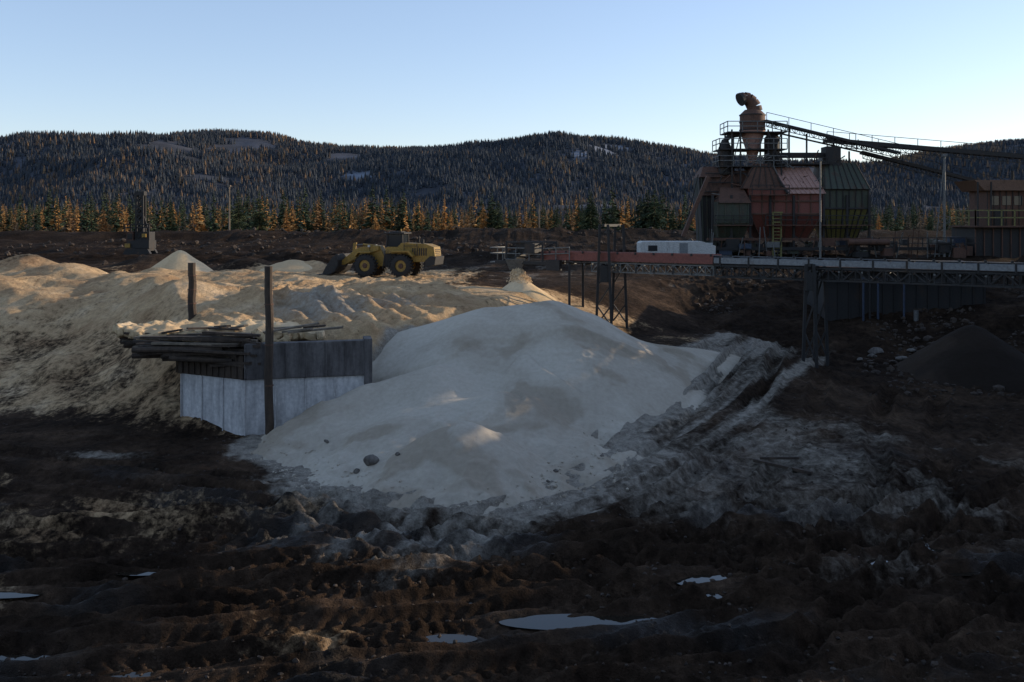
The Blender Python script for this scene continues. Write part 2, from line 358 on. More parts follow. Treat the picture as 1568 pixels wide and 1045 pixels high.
# ---------------------------------------------------------------- sand piles
def pile_grid(name,x0,x1,y0,y1,st,fn,mat):
    xs=np.arange(x0,x1,st);ys=np.arange(y0,y1,st);X,Y=np.meshgrid(xs,ys);x=X.ravel();y=Y.ravel()
    g=macro_h(x,y);z=np.maximum(fn(x,y),g-1.0)
    F=grid_faces(len(xs),len(ys));keep=(z>g-.7)[F].any(1)
    F=F[keep];used=np.unique(F);mp=np.zeros(len(x),int);mp[used]=np.arange(len(used));F=mp[F]
    return link(name,np_mesh(name,np.stack([x,y,z],1)[used],F),[mat])
pile_grid('sand_pile',-14,17,29,54,.07,main_pile,M['white'])
def cone_fn(c,top,slope,r,seed):
    return lambda x,y: seg_cone(x,y,c,c,top,top,slope,r)+.10*fbm(x*.8,y*.8,3,seed)
pile_grid('sand_pile',-5.5,8,53,66,.1,cone_fn((.55,58.4),5.75,.72,.2,120),M['tan'])
pile_grid('sand_pile',-32,-20,70,84,.15,cone_fn((-25.7,77),6.8,.75,.3,121),M['tan'])
pile_grid('sand_pile',-24,-12,76,92,.15,cone_fn((-17.5,80),5.9,.4,1.2,122),M['tan'])
pile_grid('dirt_pile',18,30,44,58,.12,cone_fn((23.6,51),3.7,.68,.4,123),M['brown'])

# ---------------------------------------------------------------- builder
class B:
    def __init__(s): s.v=[];s.f=[];s.m=[];s.mats=[]
    def mi(s,k):
        if k not in s.mats: s.mats.append(k)
        return s.mats.index(k)
    def add(s,vs,fs,k):
        o=len(s.v);s.v+= [tuple(p) for p in vs];i=s.mi(k)
        for f in fs: s.f.append(tuple(o+q for q in f));s.m.append(i)
    def hexa(s,p,k):
        s.add(p,[(3,2,1,0),(4,5,6,7),(0,1,5,4),(1,2,6,5),(2,3,7,6),(3,0,4,7)],k)
    def box(s,c,d,k,rz=0):
        x,y,z=d[0]/2,d[1]/2,d[2]/2;cr,sr=math.cos(rz),math.sin(rz);P=[]
        for zz in (-z,z):
            for (a,b) in ((-x,-y),(x,-y),(x,y),(-x,y)): P.append((c[0]+a*cr-b*sr,c[1]+a*sr+b*cr,c[2]+zz))
        s.hexa(P,k)
    def fr(s,x0,x1,y0,y1,z0,X0,X1,Y0,Y1,z1,k):
        s.hexa([(x0,y0,z0),(x1,y0,z0),(x1,y1,z0),(x0,y1,z0),(X0,Y0,z1),(X1,Y0,z1),(X1,Y1,z1),(X0,Y1,z1)],k)
    def beam(s,a,b,w,hh,k):
        a=Vector(a);b=Vector(b);d=(b-a).normalized();up=Vector((0,0,1)) if abs(d.z)<.95 else Vector((0,1,0))
        r=d.cross(up).normalized();u=r.cross(d).normalized();P=[]
        for p in (a,b):
            for (i,j) in ((-1,-1),(1,-1),(1,1),(-1,1)): P.append(p+r*i*w/2+u*j*hh/2)
        s.hexa(P,k)
    def cyl(s,a,b,r1,r2,k,n=12,caps=True):
        a=Vector(a);b=Vector(b);d=(b-a).normalized();up=Vector((0,0,1)) if abs(d.z)<.95 else Vector((1,0,0))
        r=d.cross(up).normalized();u=r.cross(d).normalized();P=[]
        for p,rad in ((a,r1),(b,r2)):
            for i in range(n):
                t=2*math.pi*i/n;P.append(p+r*math.cos(t)*rad+u*math.sin(t)*rad)
        F=[(i,(i+1)%n,n+(i+1)%n,n+i) for i in range(n)]
        if caps: F+=[tuple(range(n))[::-1],tuple(range(n,2*n))]
        s.add(P,F,k)
    def tube(s,pts,rads,k,n=14):
        for i in range(len(pts)-1): s.cyl(pts[i],pts[i+1],rads[i],rads[i+1],k,n,caps=(i==0 or i==len(pts)-2))
    def prism(s,poly,off,k):
        n=len(poly);o=Vector(off);P=[Vector(p) for p in poly];P+= [p+o for p in P]
        s.add(P,[tuple(range(n))[::-1],tuple(range(n,2*n))]+[(i,(i+1)%n,n+(i+1)%n,n+i) for i in range(n)],k)
    def rail(s,pts,k,hh=1.0,r=.03,step=1.5):
        for i in range(len(pts)-1):
            a=Vector(pts[i]);b=Vector(pts[i+1])
            for z in (hh,hh*.55): s.beam(a+Vector((0,0,z)),b+Vector((0,0,z)),r*2,r*2,k)
            n=max(1,int((b-a).length/step))
            for j in range(n+1):
                p=a.lerp(b,j/n);s.beam(p,p+Vector((0,0,hh)),r*2,r*2,k)
    def ladder(s,a,b,wv,k,r=.03):
        a=Vector(a);b=Vector(b);w=Vector(wv);s.beam(a-w/2,b-w/2,r*2,r*2,k);s.beam(a+w/2,b+w/2,r*2,r*2,k)
        n=int((b-a).length/.3)
        for i in range(1,n): p=a.lerp(b,i/n);s.beam(p-w/2,p+w/2,r,r,k)
    def truss(s,a,b,depth,k,r=.06,n=None):
        a=Vector(a);b=Vector(b);D=Vector((0,0,-depth));n=n or max(2,int((b-a).length/depth))
        s.beam(a,b,r,r,k);s.beam(a+D,b+D,r,r,k)
        for i in range(n):
            p=a.lerp(b,i/n);q=a.lerp(b,(i+1)/n);s.beam(p,p+D,r*.8,r*.8,k)
            if i%2: s.beam(p,q+D,r*.7,r*.7,k)
            else: s.beam(p+D,q,r*.7,r*.7,k)
        s.beam(b,b+D,r,r,k)
    def done(s,name,parent=None,bevel=0,smooth=False,local=False):
        me=bpy.data.meshes.new(name);V=s.v
        if parent is not None and not local:
            L=parent.location;V=[(a-L.x,b-L.y,c-L.z) for a,b,c in V]
        me.from_pydata(V,[],s.f);me.update()
        for k in s.mats: me.materials.append(M[k])
        me.polygons.foreach_set('material_index',s.m)
        o=bpy.data.objects.new(name,me);COL.objects.link(o)
        if parent is not None: o.parent=parent
        if bevel:
            md=o.modifiers.new('bevel','BEVEL');md.width=bevel;md.segments=2;md.limit_method='ANGLE'
        if smooth:
            me.polygons.foreach_set('use_smooth',[True]*len(me.polygons))
            try: me.set_sharp_from_angle(angle=math.radians(40))
            except Exception: pass
        me.update()
        return o
def empty(name,loc,rz=0):
    e=bpy.data.objects.new(name,None);COL.objects.link(e);e.location=loc;e.rotation_euler=(0,0,rz);e.empty_display_size=.5;return e

# ---------------------------------------------------------------- puddles
for (px,py,a,b) in puddles:
    n=28;vs=[(a*2.0*math.cos(i*2*math.pi/n),b*3*math.sin(i*2*math.pi/n),0) for i in range(n)]
    me=bpy.data.meshes.new('puddle');me.from_pydata(vs,[],[tuple(range(n))]);me.update()
    o=link('puddle',me,[M['water']]);o.location=(px,py,-.045)

# ---------------------------------------------------------------- clods and stones (each scatter one mass)
bm=bmesh.new();bmesh.ops.create_icosphere(bm,subdivisions=1,radius=1);bm.verts.ensure_lookup_table()
ico_v=np.array([v.co[:] for v in bm.verts]);ico_f=np.array([[v.index for v in f.verts] for f in bm.faces]);bm.free()
def scatter(name,n,fpos,smin,smax,mat,seed,hfun=ground_h):
    r=np.random.default_rng(seed);P=fpos(r,n);n=len(P)
    z=hfun(P[:,0],P[:,1])
    s=smin*(smax/smin)**(r.random(n)**2.2)
    V=ico_v[None]*(1+.35*(r.random((n,len(ico_v),1))-.5)*2)
    V=V*s[:,None,None]*(.6+.8*r.random((n,1,3)))
    a=r.random(n)*6.28;c,sn=np.cos(a)[:,None],np.sin(a)[:,None]
    xx=V[...,0]*c-V[...,1]*sn;yy=V[...,0]*sn+V[...,1]*c
    V=np.stack([xx+P[:,:1],yy+P[:,1:2],V[...,2]*.8+(z+s*.15)[:,None]],-1).reshape(-1,3)
    F=(ico_f[None]+np.arange(n)[:,None,None]*len(ico_v)).reshape(-1,3)
    return link(name,np_mesh(name,V,F,False),[mat])
def pos_pit(r,n):
    y=16+30*r.random(n)**1.3;x=(r.random(n)-.5)*1.15*y;u,v=ramp_uv(x,y)
    k=(fbm(x*.25,y*.25,2,140)>-.1)&(main_pile(x,y)<macro_h(x,y)-.5)&~((np.abs(v)<4.2)&(u>-2)&(u<_rl+3));return np.stack([x,y],1)[k]
def pos_right(r,n):
    x=12+22*r.random(n);y=46+28*r.random(n);u,v=ramp_uv(x,y);k=(fbm(x*.3,y*.3,2,141)>-.05)&(np.abs(v)>4);return np.stack([x,y],1)[k]
def pos_far(r,n):
    x=-70+110*r.random(n);y=84+55*r.random(n);k=fbm(x*.1,y*.1,2,142)>0;return np.stack([x,y],1)[k]
def pos_dp(r,n):
    x=r.uniform(-10,4,n);y=r.uniform(30,42,n);d=main_pile(x,y)-macro_h(x,y)
    return np.stack([x,y],1)[(d>-.35)&(d<.5)]
def both_h(x,y): return np.maximum(ground_h(x,y),main_pile(x,y))
scatter('mud_clods',9000,pos_pit,.012,.075,M['clod'],1)
scatter('mud_clods',4000,pos_right,.04,.22,M['clod'],2)
scatter('dirt_lumps',3500,pos_far,.06,.35,M['clod'],3)
scatter('sand_lumps',3500,pos_dp,.012,.07,M['white'],4,both_h)
def rock(loc,s,mat,seed,nm='rock'):
    bm=bmesh.new();bmesh.ops.create_icosphere(bm,subdivisions=3,radius=1)
    r=random.Random(seed);pl=[(Vector((r.uniform(-1,1),r.uniform(-1,1),r.uniform(-1,1))).normalized(),r.uniform(.55,.85)) for _ in range(11)]
    for v in bm.verts:
        for nrm,d in pl:
            k=v.co.dot(nrm)
            if k>d: v.co-=nrm*(k-d)
        v.co=Vector((v.co.x*s[0],v.co.y*s[1],v.co.z*s[2]))
    me=bpy.data.meshes.new(nm);bm.to_mesh(me);bm.free();o=link(nm,me,[mat]);o.location=loc;return o
def top_h(a,b): return max(gh(a,b),float(main_pile(np.array([float(a)]),np.array([float(b)]))[0]))
for i,(a,b,s) in enumerate([(-4.85,34.3,.28),(-5.4,34.6,.13),(-3.9,34.0,.10),(-7.0,37.6,.12),(1.5,34.0,.10),(1.2,33.2,.07),(3.2,35.5,.08)]):
    rock((a,b,top_h(a,b)+s*.4),(s,s*.8,s*.8),M['rock'],30+i)
for i,(a,b,s) in enumerate([(20.5,56,.5),(21.6,55.2,.35),(19.8,54.6,.3),(22.5,56,.3),(21,54,.22),(23.1,55,.25),(18.7,53.5,.2)]):
    rock((a,b,gh(a,b)+.12),(s,s*.7,s*.45),M['rock'],50+i,'concrete_rubble')
b_=B();b_.beam((8.4,34.6,gh(8.4,34.6)+.15),(10.0,33.2,gh(10,33.2)+.1),.12,.1,'wood');b_.beam((8.7,34.9,gh(8.7,34.9)+.1),(9.9,34.3,gh(9.9,34.3)+.2),.1,.08,'wood');b_.done('broken_timber')

# ---------------------------------------------------------------- concrete bunker with timber top
bk=empty('concrete_bunker',(-11,41,0))
C0=Vector((-11,41,0));L0=Vector((-14.2,42.8,0));R0=Vector((-6.3,42.3,0))
def wall(a,b,z0,z1,th,k,name,ribs=0,proud=0):
    q=B();d=(b-a).normalized();nrm=Vector((d.y,-d.x,0))
    A=a+nrm*proud;Bq=b+nrm*proud
    P=[A+Vector((0,0,z0)),Bq+Vector((0,0,z0)),Bq-nrm*th+Vector((0,0,z0)),A-nrm*th+Vector((0,0,z0))]
    P+=[p+Vector((0,0,z1-z0)) for p in P];q.hexa(P,k)
    L=(b-a).length;n=int(L/ribs) if ribs else 0
    for i in range(n+1):
        p=A+d*(i*L/n)*1.0+nrm*.03;q.box((p.x,p.y,(z0+z1)/2),(.06,.06,z1-z0-.04),k,math.atan2(d.y,d.x))
    return q.done(name,bk,bevel=.03)
wall(L0,C0,-.6,2.5,.45,'conc','left_wall',1.2)
wall(C0,R0,-.6,2.5,.45,'conc','front_wall',1.15)
wall(L0+Vector((-.15,.1,0)),C0,2.5,3.5,.5,'wood','left_upper_boards',.35,.10)
wall(C0,R0+Vector((.05,0,0)),2.5,3.98,.5,'conc2','front_upper_band',.8,.12)
q=B();q.box((-6.2,42.7,2.9),(.35,1.1,2.3),'conc2',.2);q.done('end_pier',bk,bevel=.04)
q=B();r=random.Random(11)
for i in range(64):
    zz=3.35+.15*(i%6)+r.uniform(-.07,.07);yy=41.3+(i//6)*.42+r.uniform(-.2,.2)
    xa=-14.9-(yy-41.2)*.55+r.uniform(-.9,.9);xb=-11.2+r.uniform(-1.1,.5)
    if i%3==0: q.cyl((xa,yy,zz+r.uniform(-.1,.1)),(xb,yy-.3*r.random(),zz+r.uniform(-.14,.14)),.12,.09,'wood',8)
    else: q.beam((xa,yy+.1,zz+r.uniform(-.12,.12)),(xb,yy-.35*r.random(),zz+r.uniform(-.14,.14)),.3,.09,'wood' if i%4 else 'woodg')
for i in range(18):
    q.beam((-13.0+r.uniform(-.5,.5),41.4+r.uniform(0,.6),3.1+i*.075+r.uniform(-.1,.1)),(-10.9+r.uniform(-.5,.6),40.85+r.uniform(0,.5),3.05+i*.07+r.uniform(-.2,.2)),r.uniform(.12,.25),.1,'wood')
for i in range(10):
    a0=-15+r.random()*6;q.beam((a0,42+r.random()*2,4.25+.2*r.random()),(a0+r.uniform(.8,2.2),42+r.random()*2.5,4.3+.35*r.random()),.2,.08,r.choice(['wood','woodg']))
q.done('timber_deck',bk)
xs_=np.arange(-18.0,-7.5,.08);ys_=np.arange(41.9,47.5,.08);X,Y=np.meshgrid(xs_,ys_);xx=X.ravel();yy=Y.ravel()
zz=4.02+.28*np.sin(np.clip((yy-41.9)/5.4,0,1)*3.14)+.30*ridged(xx*.7,yy*.8,3,151)+.14*fbm(xx*2.5,yy*2.5,3,153)-.25*sm(-11.5,-8,xx)
F=grid_faces(len(xs_),len(ys_));fc=np.stack([xx,yy],1)[F].mean(1)
kk=(np.abs((fc[:,0]+12.9)/4.9)**3+np.abs((fc[:,1]-44.8)/2.75)**3+.6*fbm(fc[:,0]*1.3,fc[:,1]*1.3,3,152))<.8
o=link('sand_cover',np_mesh('sand_cover',np.stack([xx+11,yy-41,zz],1),F[kk]),[M['tan']]);o.parent=bk
sd=o.modifiers.new('s','SOLIDIFY');sd.thickness=.32
def post(px,py,z1,r,nm='timber_post',k='wood'):
    q=B();z0=gh(px,py)-.5;n=7
    pts=[(px+.03*math.sin(i*1.7),py,z0+(z1-z0)*i/n) for i in range(n+1)]
    q.tube(pts,[r*(1.05-.12*i/n) for i in range(n+1)],k,10)
    for i in range(3): q.cyl((px,py,z0+(z1-z0)*(.35+.22*i)),(px,py,z0+(z1-z0)*(.35+.22*i)+.06),r*1.08,r*1.08,'rust',10)
    return q.done(nm)
post(-9.85,40.35,7.2,.17);post(-16.0,49.8,6.95,.2)

# ---------------------------------------------------------------- wheel loader (built facing -X)
LX,LY=-9.2,74.0;LZ=gh(LX,LY)+.02
ld=empty('wheel_loader',(LX,LY,LZ),math.radians(-14))
def wheel(cx,cy,r=.82,w=.6):
    q=B();n=28;prof=[(-w/2,.52*r),(-w/2,.82*r),(-w*.42,.95*r),(-w*.2,r),(w*.2,r),(w*.42,.95*r),(w/2,.82*r),(w/2,.52*r)]
    P=[];F=[]
    for i in range(n):
        t=2*math.pi*i/n
        for (yy,rr_) in prof: P.append((cx+rr_*math.cos(t),cy+yy,r+rr_*math.sin(t)))
    m=len(prof)
    for i in range(n):
        for j in range(m-1): F.append((i*m+j,((i+1)%n)*m+j,((i+1)%n)*m+j+1,i*m+j+1))
    q.add(P,F,'rubber')
    for i in range(22):
        t=2*math.pi*i/22
        for s,dt in ((-1,0),(1,.14)):
            c=Vector((cx+math.cos(t+dt)*r*1.0,cy,r+math.sin(t+dt)*r*1.0));d=Vector((-math.sin(t),0,math.cos(t)))
            q.beam(c+Vector((0,s*w*.05,0)),c+Vector((0,s*w*.48,0))+d*.08,.09,.09,'rubber')
    for s in (-1,1):
        q.cyl((cx,cy+s*w*.30,r),(cx,cy+s*w*.36,r),.54*r,.50*r,'yellow',20);q.cyl((cx,cy+s*w*.36,r),(cx,cy+s*w*.46,r),.24*r,.2*r,'rust',14)
    q.done('wheel',ld,local=True,smooth=True)
for cx in (-1.35,1.45):
    for cy in (-1.05,1.05): wheel(cx,cy)
q=B();Bx=q.box
q.prism([(1.0,-.75,1.05),(3.7,-.75,1.15),(3.9,-.75,1.55),(3.8,-.75,2.2),(3.2,-.75,2.42),(1.3,-.75,2.5),(1.0,-.75,2.2)],(0,1.5,0),'yellow')
q.prism([(3.3,-1.0,.75),(3.95,-1.0,.9),(4.05,-1.0,1.5),(3.6,-1.0,1.55),(3.2,-1.0,1.2)],(0,2.0,0),'dark')
for i in range(7): Bx((2.2+i*.17,-.765,1.85),(.09,.03,.55),'dark')
Bx((1.6,-.765,1.3),(1.0,.03,.35),'dark')
for i in range(6): Bx((3.87,0,1.35+i*.13),(.06,1.1,.05),'dark')
q.prism([(-.1,-.55,.7),(1.2,-.55,.7),(1.2,-.55,1.7),(-.1,-.55,1.7)],(0,1.1,0),'dark')
for s in (-1,1):
    q.prism([(.55,s*.8,1.75),(.85,s*.8,1.95),(2.1,s*.8,1.95),(2.45,s*.8,1.55),(2.35,s*.8,1.5),(2.0,s*.8,1.82),(.9,s*.8,1.82)],(0,s*.6,0),'yellow')
    q.prism([(-2.2,s*.8,1.5),(-1.9,s*.8,1.85),(-.9,s*.8,1.85),(-.9,s*.8,1.75),(-1.85,s*.8,1.75),(-2.1,s*.8,1.45)],(0,s*.55,0),'yellow')
q.done('rear_body',ld,bevel=.03,local=True)
q=B()
q.box((.75,0,1.95),(1.4,1.4,.5),'yellow')
for a in (.12,1.38):
    for s in (-.66,.66): q.beam((a,s,2.15),(a+(.08 if a<1 else -.05),s*.95,3.15),.1,.1,'dark')
q.box((.75,0,2.66),(1.16,1.24,.9),'glass');q.box((.75,0,3.2),(1.55,1.5,.12),'dark');q.box((.75,0,3.3),(.9,.9,.08),'dark')
for s in (-.5,.5): q.cyl((0,s,3.22),(-.1,s,3.22),.08,.08,'steel',10)
q.cyl((.9,.3,3.3),(.9,.3,3.52),.06,.06,'yellow',8)
q.done('cab',ld,bevel=.02,local=True)
q=B()
q.prism([(-2.0,-.45,.75),(-.2,-.45,.75),(-.15,-.45,1.5),(-.5,-.45,2.25),(-1.0,-.45,2.3),(-1.7,-.45,1.4)],(0,.9,0),'yellow')
q.done('front_frame',ld,bevel=.03,local=True)
q=B()
for s in (-.55,.55):
    q.prism([(-.55,s-.07,2.25),(-.5,s-.07,1.95),(-2.0,s-.07,1.5),(-3.2,s-.07,.85),(-3.5,s-.07,.85),(-3.45,s-.07,1.15),(-2.3,s-.07,2.05),(-1.8,s-.07,2.2)],(0,.14,0),'yellow')
    q.cyl((-.6,s*.5,1.2),(-2.2,s*.9,1.55),.09,.06,'steel',10)
q.beam((-2.3,-.55,1.75),(-2.3,.55,1.75),.2,.2,'yellow')
q.cyl((-.7,0,2.2),(-2.0,0,2.35),.09,.09,'yellow',10);q.cyl((-2.0,0,2.35),(-2.6,0,2.3),.05,.05,'steel',8)
q.prism([(-2.5,-.08,2.5),(-2.75,-.08,2.45),(-2.9,-.08,1.3),(-2.7,-.08,1.3)],(0,.16,0),'yellow');q.beam((-2.8,0,1.4),(-3.6,0,1.35),.12,.12,'yellow')
q.done('lift_arms',ld,bevel=.02,local=True)
q=B();prof=[(-3.5,1.65),(-3.42,1.2),(-3.45,.75),(-3.7,.35),(-4.1,.12),(-4.95,.10),(-4.95,.17),(-4.12,.2),(-3.8,.42),(-3.56,.8),(-3.52,1.2),(-3.62,1.65)]
q.prism([(a,-1.4,b) for a,b in prof],(0,2.8,0),'dark')
for s in (-1.4,1.36): q.prism([(-3.55,s,1.6),(-3.5,s,.75),(-3.75,s,.35),(-4.1,s,.14),(-4.7,s,.14),(-4.4,s,.7),(-3.8,s,1.5)],(0,.05,0),'dark')
for i in range(8): q.box((-5.02,-1.3+i*.37,.14),(.25,.1,.06),'steel')
q.done('bucket',ld,bevel=.015,local=True)
q=B();q.cyl((2.3,.35,2.45),(2.3,.35,3.0),.06,.06,'dark',10);q.cyl((2.8,-.3,2.4),(2.8,-.3,2.75),.12,.12,'dark',12)
q.rail([(1.6,-.95,1.95),(2.6,-.95,1.95)],'dark',.6,.02,.5);q.ladder((.2,-1.05,.6),(.35,-.95,1.9),(.45,0,0),'dark',.025)
for s in (-.7,.7): q.cyl((-1.2,s,1.9),(-1.2,s,2.2),.02,.02,'dark',6);q.box((-1.25,s,2.25),(.12,.2,.15),'whitep')
q.done('fittings',ld,local=True)

# ---------------------------------------------------------------- drill rig on the left
DX,DY=-37.3,100.0;DZ=gh(DX,DY)-.2;dr_=empty('drill_rig',(DX,DY,DZ))
q=B();W=.34
for a in (-W,W):
    for b2 in (-W,W): q.beam((DX+a,DY+b2,DZ+1.0),(DX+a*.95,DY+b2*.9,DZ+6.5),.18,.18,'dark')
for i in range(8):
    z=DZ+1.2+i*.65
    for b2 in (-W,W):
        q.beam((DX-W,DY+b2,z),(DX+W,DY+b2,z+.65),.12,.12,'dark');q.beam((DX-W,DY+b2,z),(DX+W,DY+b2,z),.15,.15,'dark')
q.box((DX,DY,DZ+6.5),(.95,.8,.4),'dark');q.box((DX+.05,DY,DZ+4.4),(.4,.4,1.2),'dark');q.box((DX,DY,DZ+2.4),(.7,.7,1.4),'dark')
q.done('mast',dr_)
q=B();q.box((DX+.1,DY,DZ+1.4),(2.2,2,.8),'dark');q.box((DX+.85,DY,DZ+1.7),(.6,1.6,1.9),'dark');q.box((DX-.85,DY,DZ+2.0),(.65,1.2,1.4),'rust');q.box((DX-.85,DY-.62,DZ+2.2),(.5,.05,.6),'glass')
q.box((DX-.9,DY-.3,DZ+1.3),(.5,1.8,.4),'yellow');q.box((DX+.7,DY-.95,DZ+2.3),(.4,.2,.35),'yellow')
for s in (-.9,.9):
    q.prism([(DX-1.4,DY+s-.25,DZ+.4),(DX-1.1,DY+s-.25,DZ),(DX+1.1,DY+s-.25,DZ),(DX+1.4,DY+s-.25,DZ+.4),(DX+1.1,DY+s-.25,DZ+.95),(DX-1.1,DY+s-.25,DZ+.95)],(0,.5,0),'dark')
q.beam((DX+1.1,DY,DZ+1.8),(DX+.3,DY,DZ+4.2),.14,.14,'dark');q.rail([(DX-1.2,DY-1,DZ+2.7),(DX+1.2,DY-1,DZ+2.7)],'dark',.7,.05,.6)
q.done('carrier',dr_)

# ---------------------------------------------------------------- long belt conveyor
cv=empty('belt_conveyor',(0.2,60,7))
A=Vector((0.2,60,7.0));E=Vector((27.5,42.3,6.9));D=(E-A).normalized();S=Vector((D.y,-D.x,0)).normalized()
if S.y>0: S=-S
Lc=(E-A).length
def CP(s,side=0,z=0): return A+D*s+S*side+Vector((0,0,z))
q=B()
q.beam(CP(2.2,.6,.05),CP(12.8,.6,.05),.12,.5,'red');q.beam(CP(2.2,-.6,.05),CP(12.8,-.6,.05),.12,.5,'red')
q.beam(CP(12.85,.6,.0),CP(Lc,.6,.0),.12,.30,'grey');q.beam(CP(12.85,-.6,.0),CP(Lc,-.6,.0),.12,.30,'grey')
s=13.2
while s<Lc: q.beam(CP(s,.67,-.3),CP(s,.67,.2),.09,.06,'dark');s+=1.55
q.done('side_beams',cv,bevel=.015)
q=B();q.beam(CP(.2,0,.22),CP(Lc,0,.2),.85,.04,'rubber');q.beam(CP(.3,0,-.35),CP(Lc,0,-.35),.8,.03,'rubber')
s=.6
while s<Lc:
    q.cyl(CP(s,-.5,.16),CP(s,.5,.16),.06,.06,'steel',8);q.cyl(CP(s,-.5,-.42),CP(s,.5,-.42),.06,.06,'steel',8)
    q.box(CP(s,.68,.27),(.10,.08,.12),'dark');q.beam(CP(s,.55,-.45),CP(s,.62,-.8),.06,.06,'dark');s+=1.1
q.cyl(CP(.1,-.5,-.05),CP(.1,.5,-.05),.32,.32,'dark',16)
q.done('belt_and_idlers',cv)
q=B()
for sd in (.55,-.55): q.truss(CP(5.5,sd,-.3),CP(12.8,sd,-.3),.5,'steel',.06,16);q.truss(CP(12.9,sd,-.26),CP(Lc,sd,-.26),.6,'dark',.08,30)
q.done('trusses',cv)
q=B()
for a in (-.1,2.4):
    for sd in (-.8,.8): q.beam(CP(a,sd,-.6),CP(a,sd,.85),.12,.12,'dark')
for sd in (-.8,.8):
    q.beam(CP(-.9,sd,-.4),CP(3.0,sd,-.4),.16,.2,'dark');q.beam(CP(-.1,sd,.8),CP(2.4,sd,.8),.1,.1,'dark');q.beam(CP(-.1,sd,-.4),CP(2.4,sd,.8),.08,.08,'dark')
q.rail([CP(-1.3,.8,-.3),CP(2.4,.8,-.3),CP(4.2,.8,-.2)],'steel',.75,.03,.8);q.rail([CP(-1.3,-.8,-.3),CP(-1.3,.8,-.3)],'steel',.75,.03,.8)
q.box(CP(-.6,0,-.42),(1.5,1.5,.08),'steel',math.atan2(D.y,D.x))
q.fr(A.x-.35,A.x+.35,A.y-1.15,A.y-.5,A.z-.85,A.x-.6,A.x+.6,A.y-1.4,A.y-.2,A.z-.2,'steel')
q.box(CP(1.6,.7,.45),(.7,.5,.55),'dark',math.atan2(D.y,D.x));q.box(CP(3.2,.85,-.5),(.9,.3,.6),'dark',math.atan2(D.y,D.x));q.box(CP(1.0,0,.5),(1.2,1.2,.6),'dark',math.atan2(D.y,D.x))
for sd in (-.8,.8):
    p=CP(4.2,sd);q.beam((p.x,p.y,gh(p.x,p.y)-.3),(p.x,p.y,6.6),.14,.14,'dark')
q.done('head_frame',cv,bevel=.01)
def tower(s,top,name,w=.45,k='dark'):
    q=B();b0=CP(s);z0=gh(b0.x,b0.y)-.4
    for sd in (-.95,.95):
        for da in (-w,w):
            p=CP(s+da,sd,0);q.beam((p.x,p.y,z0),(p.x-(D.x*da*.5),p.y-(D.y*da*.5),top),.14,.14,k)
        zs=z0+.6;n=3;stp=(6.5-zs)/n
        for i in range(n):
            f0,f1=1-.5*(zs+i*stp-z0)/(top-z0),1-.5*(zs+(i+1)*stp-z0)/(top-z0)
            p1=CP(s-w*f0,sd);p2=CP(s+w*f1,sd);q.beam((p1.x,p1.y,zs+i*stp),(p2.x,p2.y,zs+(i+1)*stp),.07,.07,k)
            if i==0: p1=CP(s+w*f0,sd);p2=CP(s-w*f1,sd);q.beam((p1.x,p1.y,zs+i*stp),(p2.x,p2.y,zs+(i+1)*stp),.07,.07,k)
    a=CP(s,-1);b2=CP(s,1)
    for z in (6.5,top-.05): q.beam((a.x,a.y,z),(b2.x,b2.y,z),.14,.14,k)
    q.box(CP(s,.9,-.9),(.5,.4,.9),k);q.done(name,cv)
tower(6.5,8.85,'support_tower_front',.5);tower(18.0,6.9,'support_tower_mid',.35);tower(28.5,6.9,'support_tower_rear',.35)
q=B();r=random.Random(4)
for i in range(7500):
    t=r.random();zt=6.35-.9*t;sp=.12+.34*t
    p=Vector((A.x+.05+.3*t+r.gauss(0,sp*.5),A.y-.85-.75*t+r.gauss(0,sp*.5),zt+r.gauss(0,.05)));s_=r.uniform(.015,.05)
    q.box(p,(s_,s_,s_*2.2),'tan',r.random()*3)
q.done('falling_sand',cv)

# ---------------------------------------------------------------- processing plant
def px(p): return (p-784)/16.04
def pz(p): return 9+(340-p)/16.04
gz=gh(24,95)
pl=empty('processing_plant',(24,95,gz))
def ribs(q,x0,x1,y,z0,z1,n,k,w=.08,x0b=None,x1b=None,yb=None):
    x0b=x0 if x0b is None else x0b;x1b=x1 if x1b is None else x1b;yb=y if yb is None else yb
    for i in range(n+1):
        t=i/n;q.beam((x0+(x1-x0)*t,y-.05,z1),(x0b+(x1b-x0b)*t,yb-.05,z0),w,w,k)
q=B();x0,x1=px(1140),px(1250)
q.fr(x0,x1,93,98,pz(328),x0,x1,93,98,pz(290),'red')
q.fr(px(1160),px(1232),94.2,97,pz(368),x0,x1,93,98,pz(328.2),'red')
ribs(q,x0,x1,93,pz(328),pz(290),6,'rust',.12);ribs(q,x0,x1,93,pz(366),pz(328),6,'rust',.12,px(1161),px(1231),94.15)
for z in (290,309,328): q.beam((x0-.1,92.93,pz(z)),(x1+.1,92.93,pz(z)),.14,.16,'rust')
q.hexa([(px(1196),92.6,pz(298)),(px(1252),92.6,pz(298)),(px(1252),97.5,pz(289)),(px(1196),97.5,pz(289)),(px(1178),94.6,pz(257)),(px(1236),94.6,pz(257)),(px(1236),97.4,pz(257)),(px(1178),97.4,pz(257))],'redl')
for i in range(9):
    t=i/8;q.beam((px(1196+56*t),92.52,pz(298)),(px(1178+58*t),94.55,pz(257)),.06,.06,'redl')
q.fr(px(1128),px(1196),93.5,98,pz(290),px(1150),px(1178),94,97,pz(252),'rust')
for i in range(6): q.beam((px(1129+i*13),93.42,pz(290)),(px(1151+i*5),93.95,pz(253)),.07,.07,'dark')
q.beam((px(1196),92.6,pz(298)),(px(1178),94.6,pz(256)),.18,.18,'dark')
q.done('red_hopper',pl,bevel=.02)
q=B();x0,x1=px(1090),px(1136)
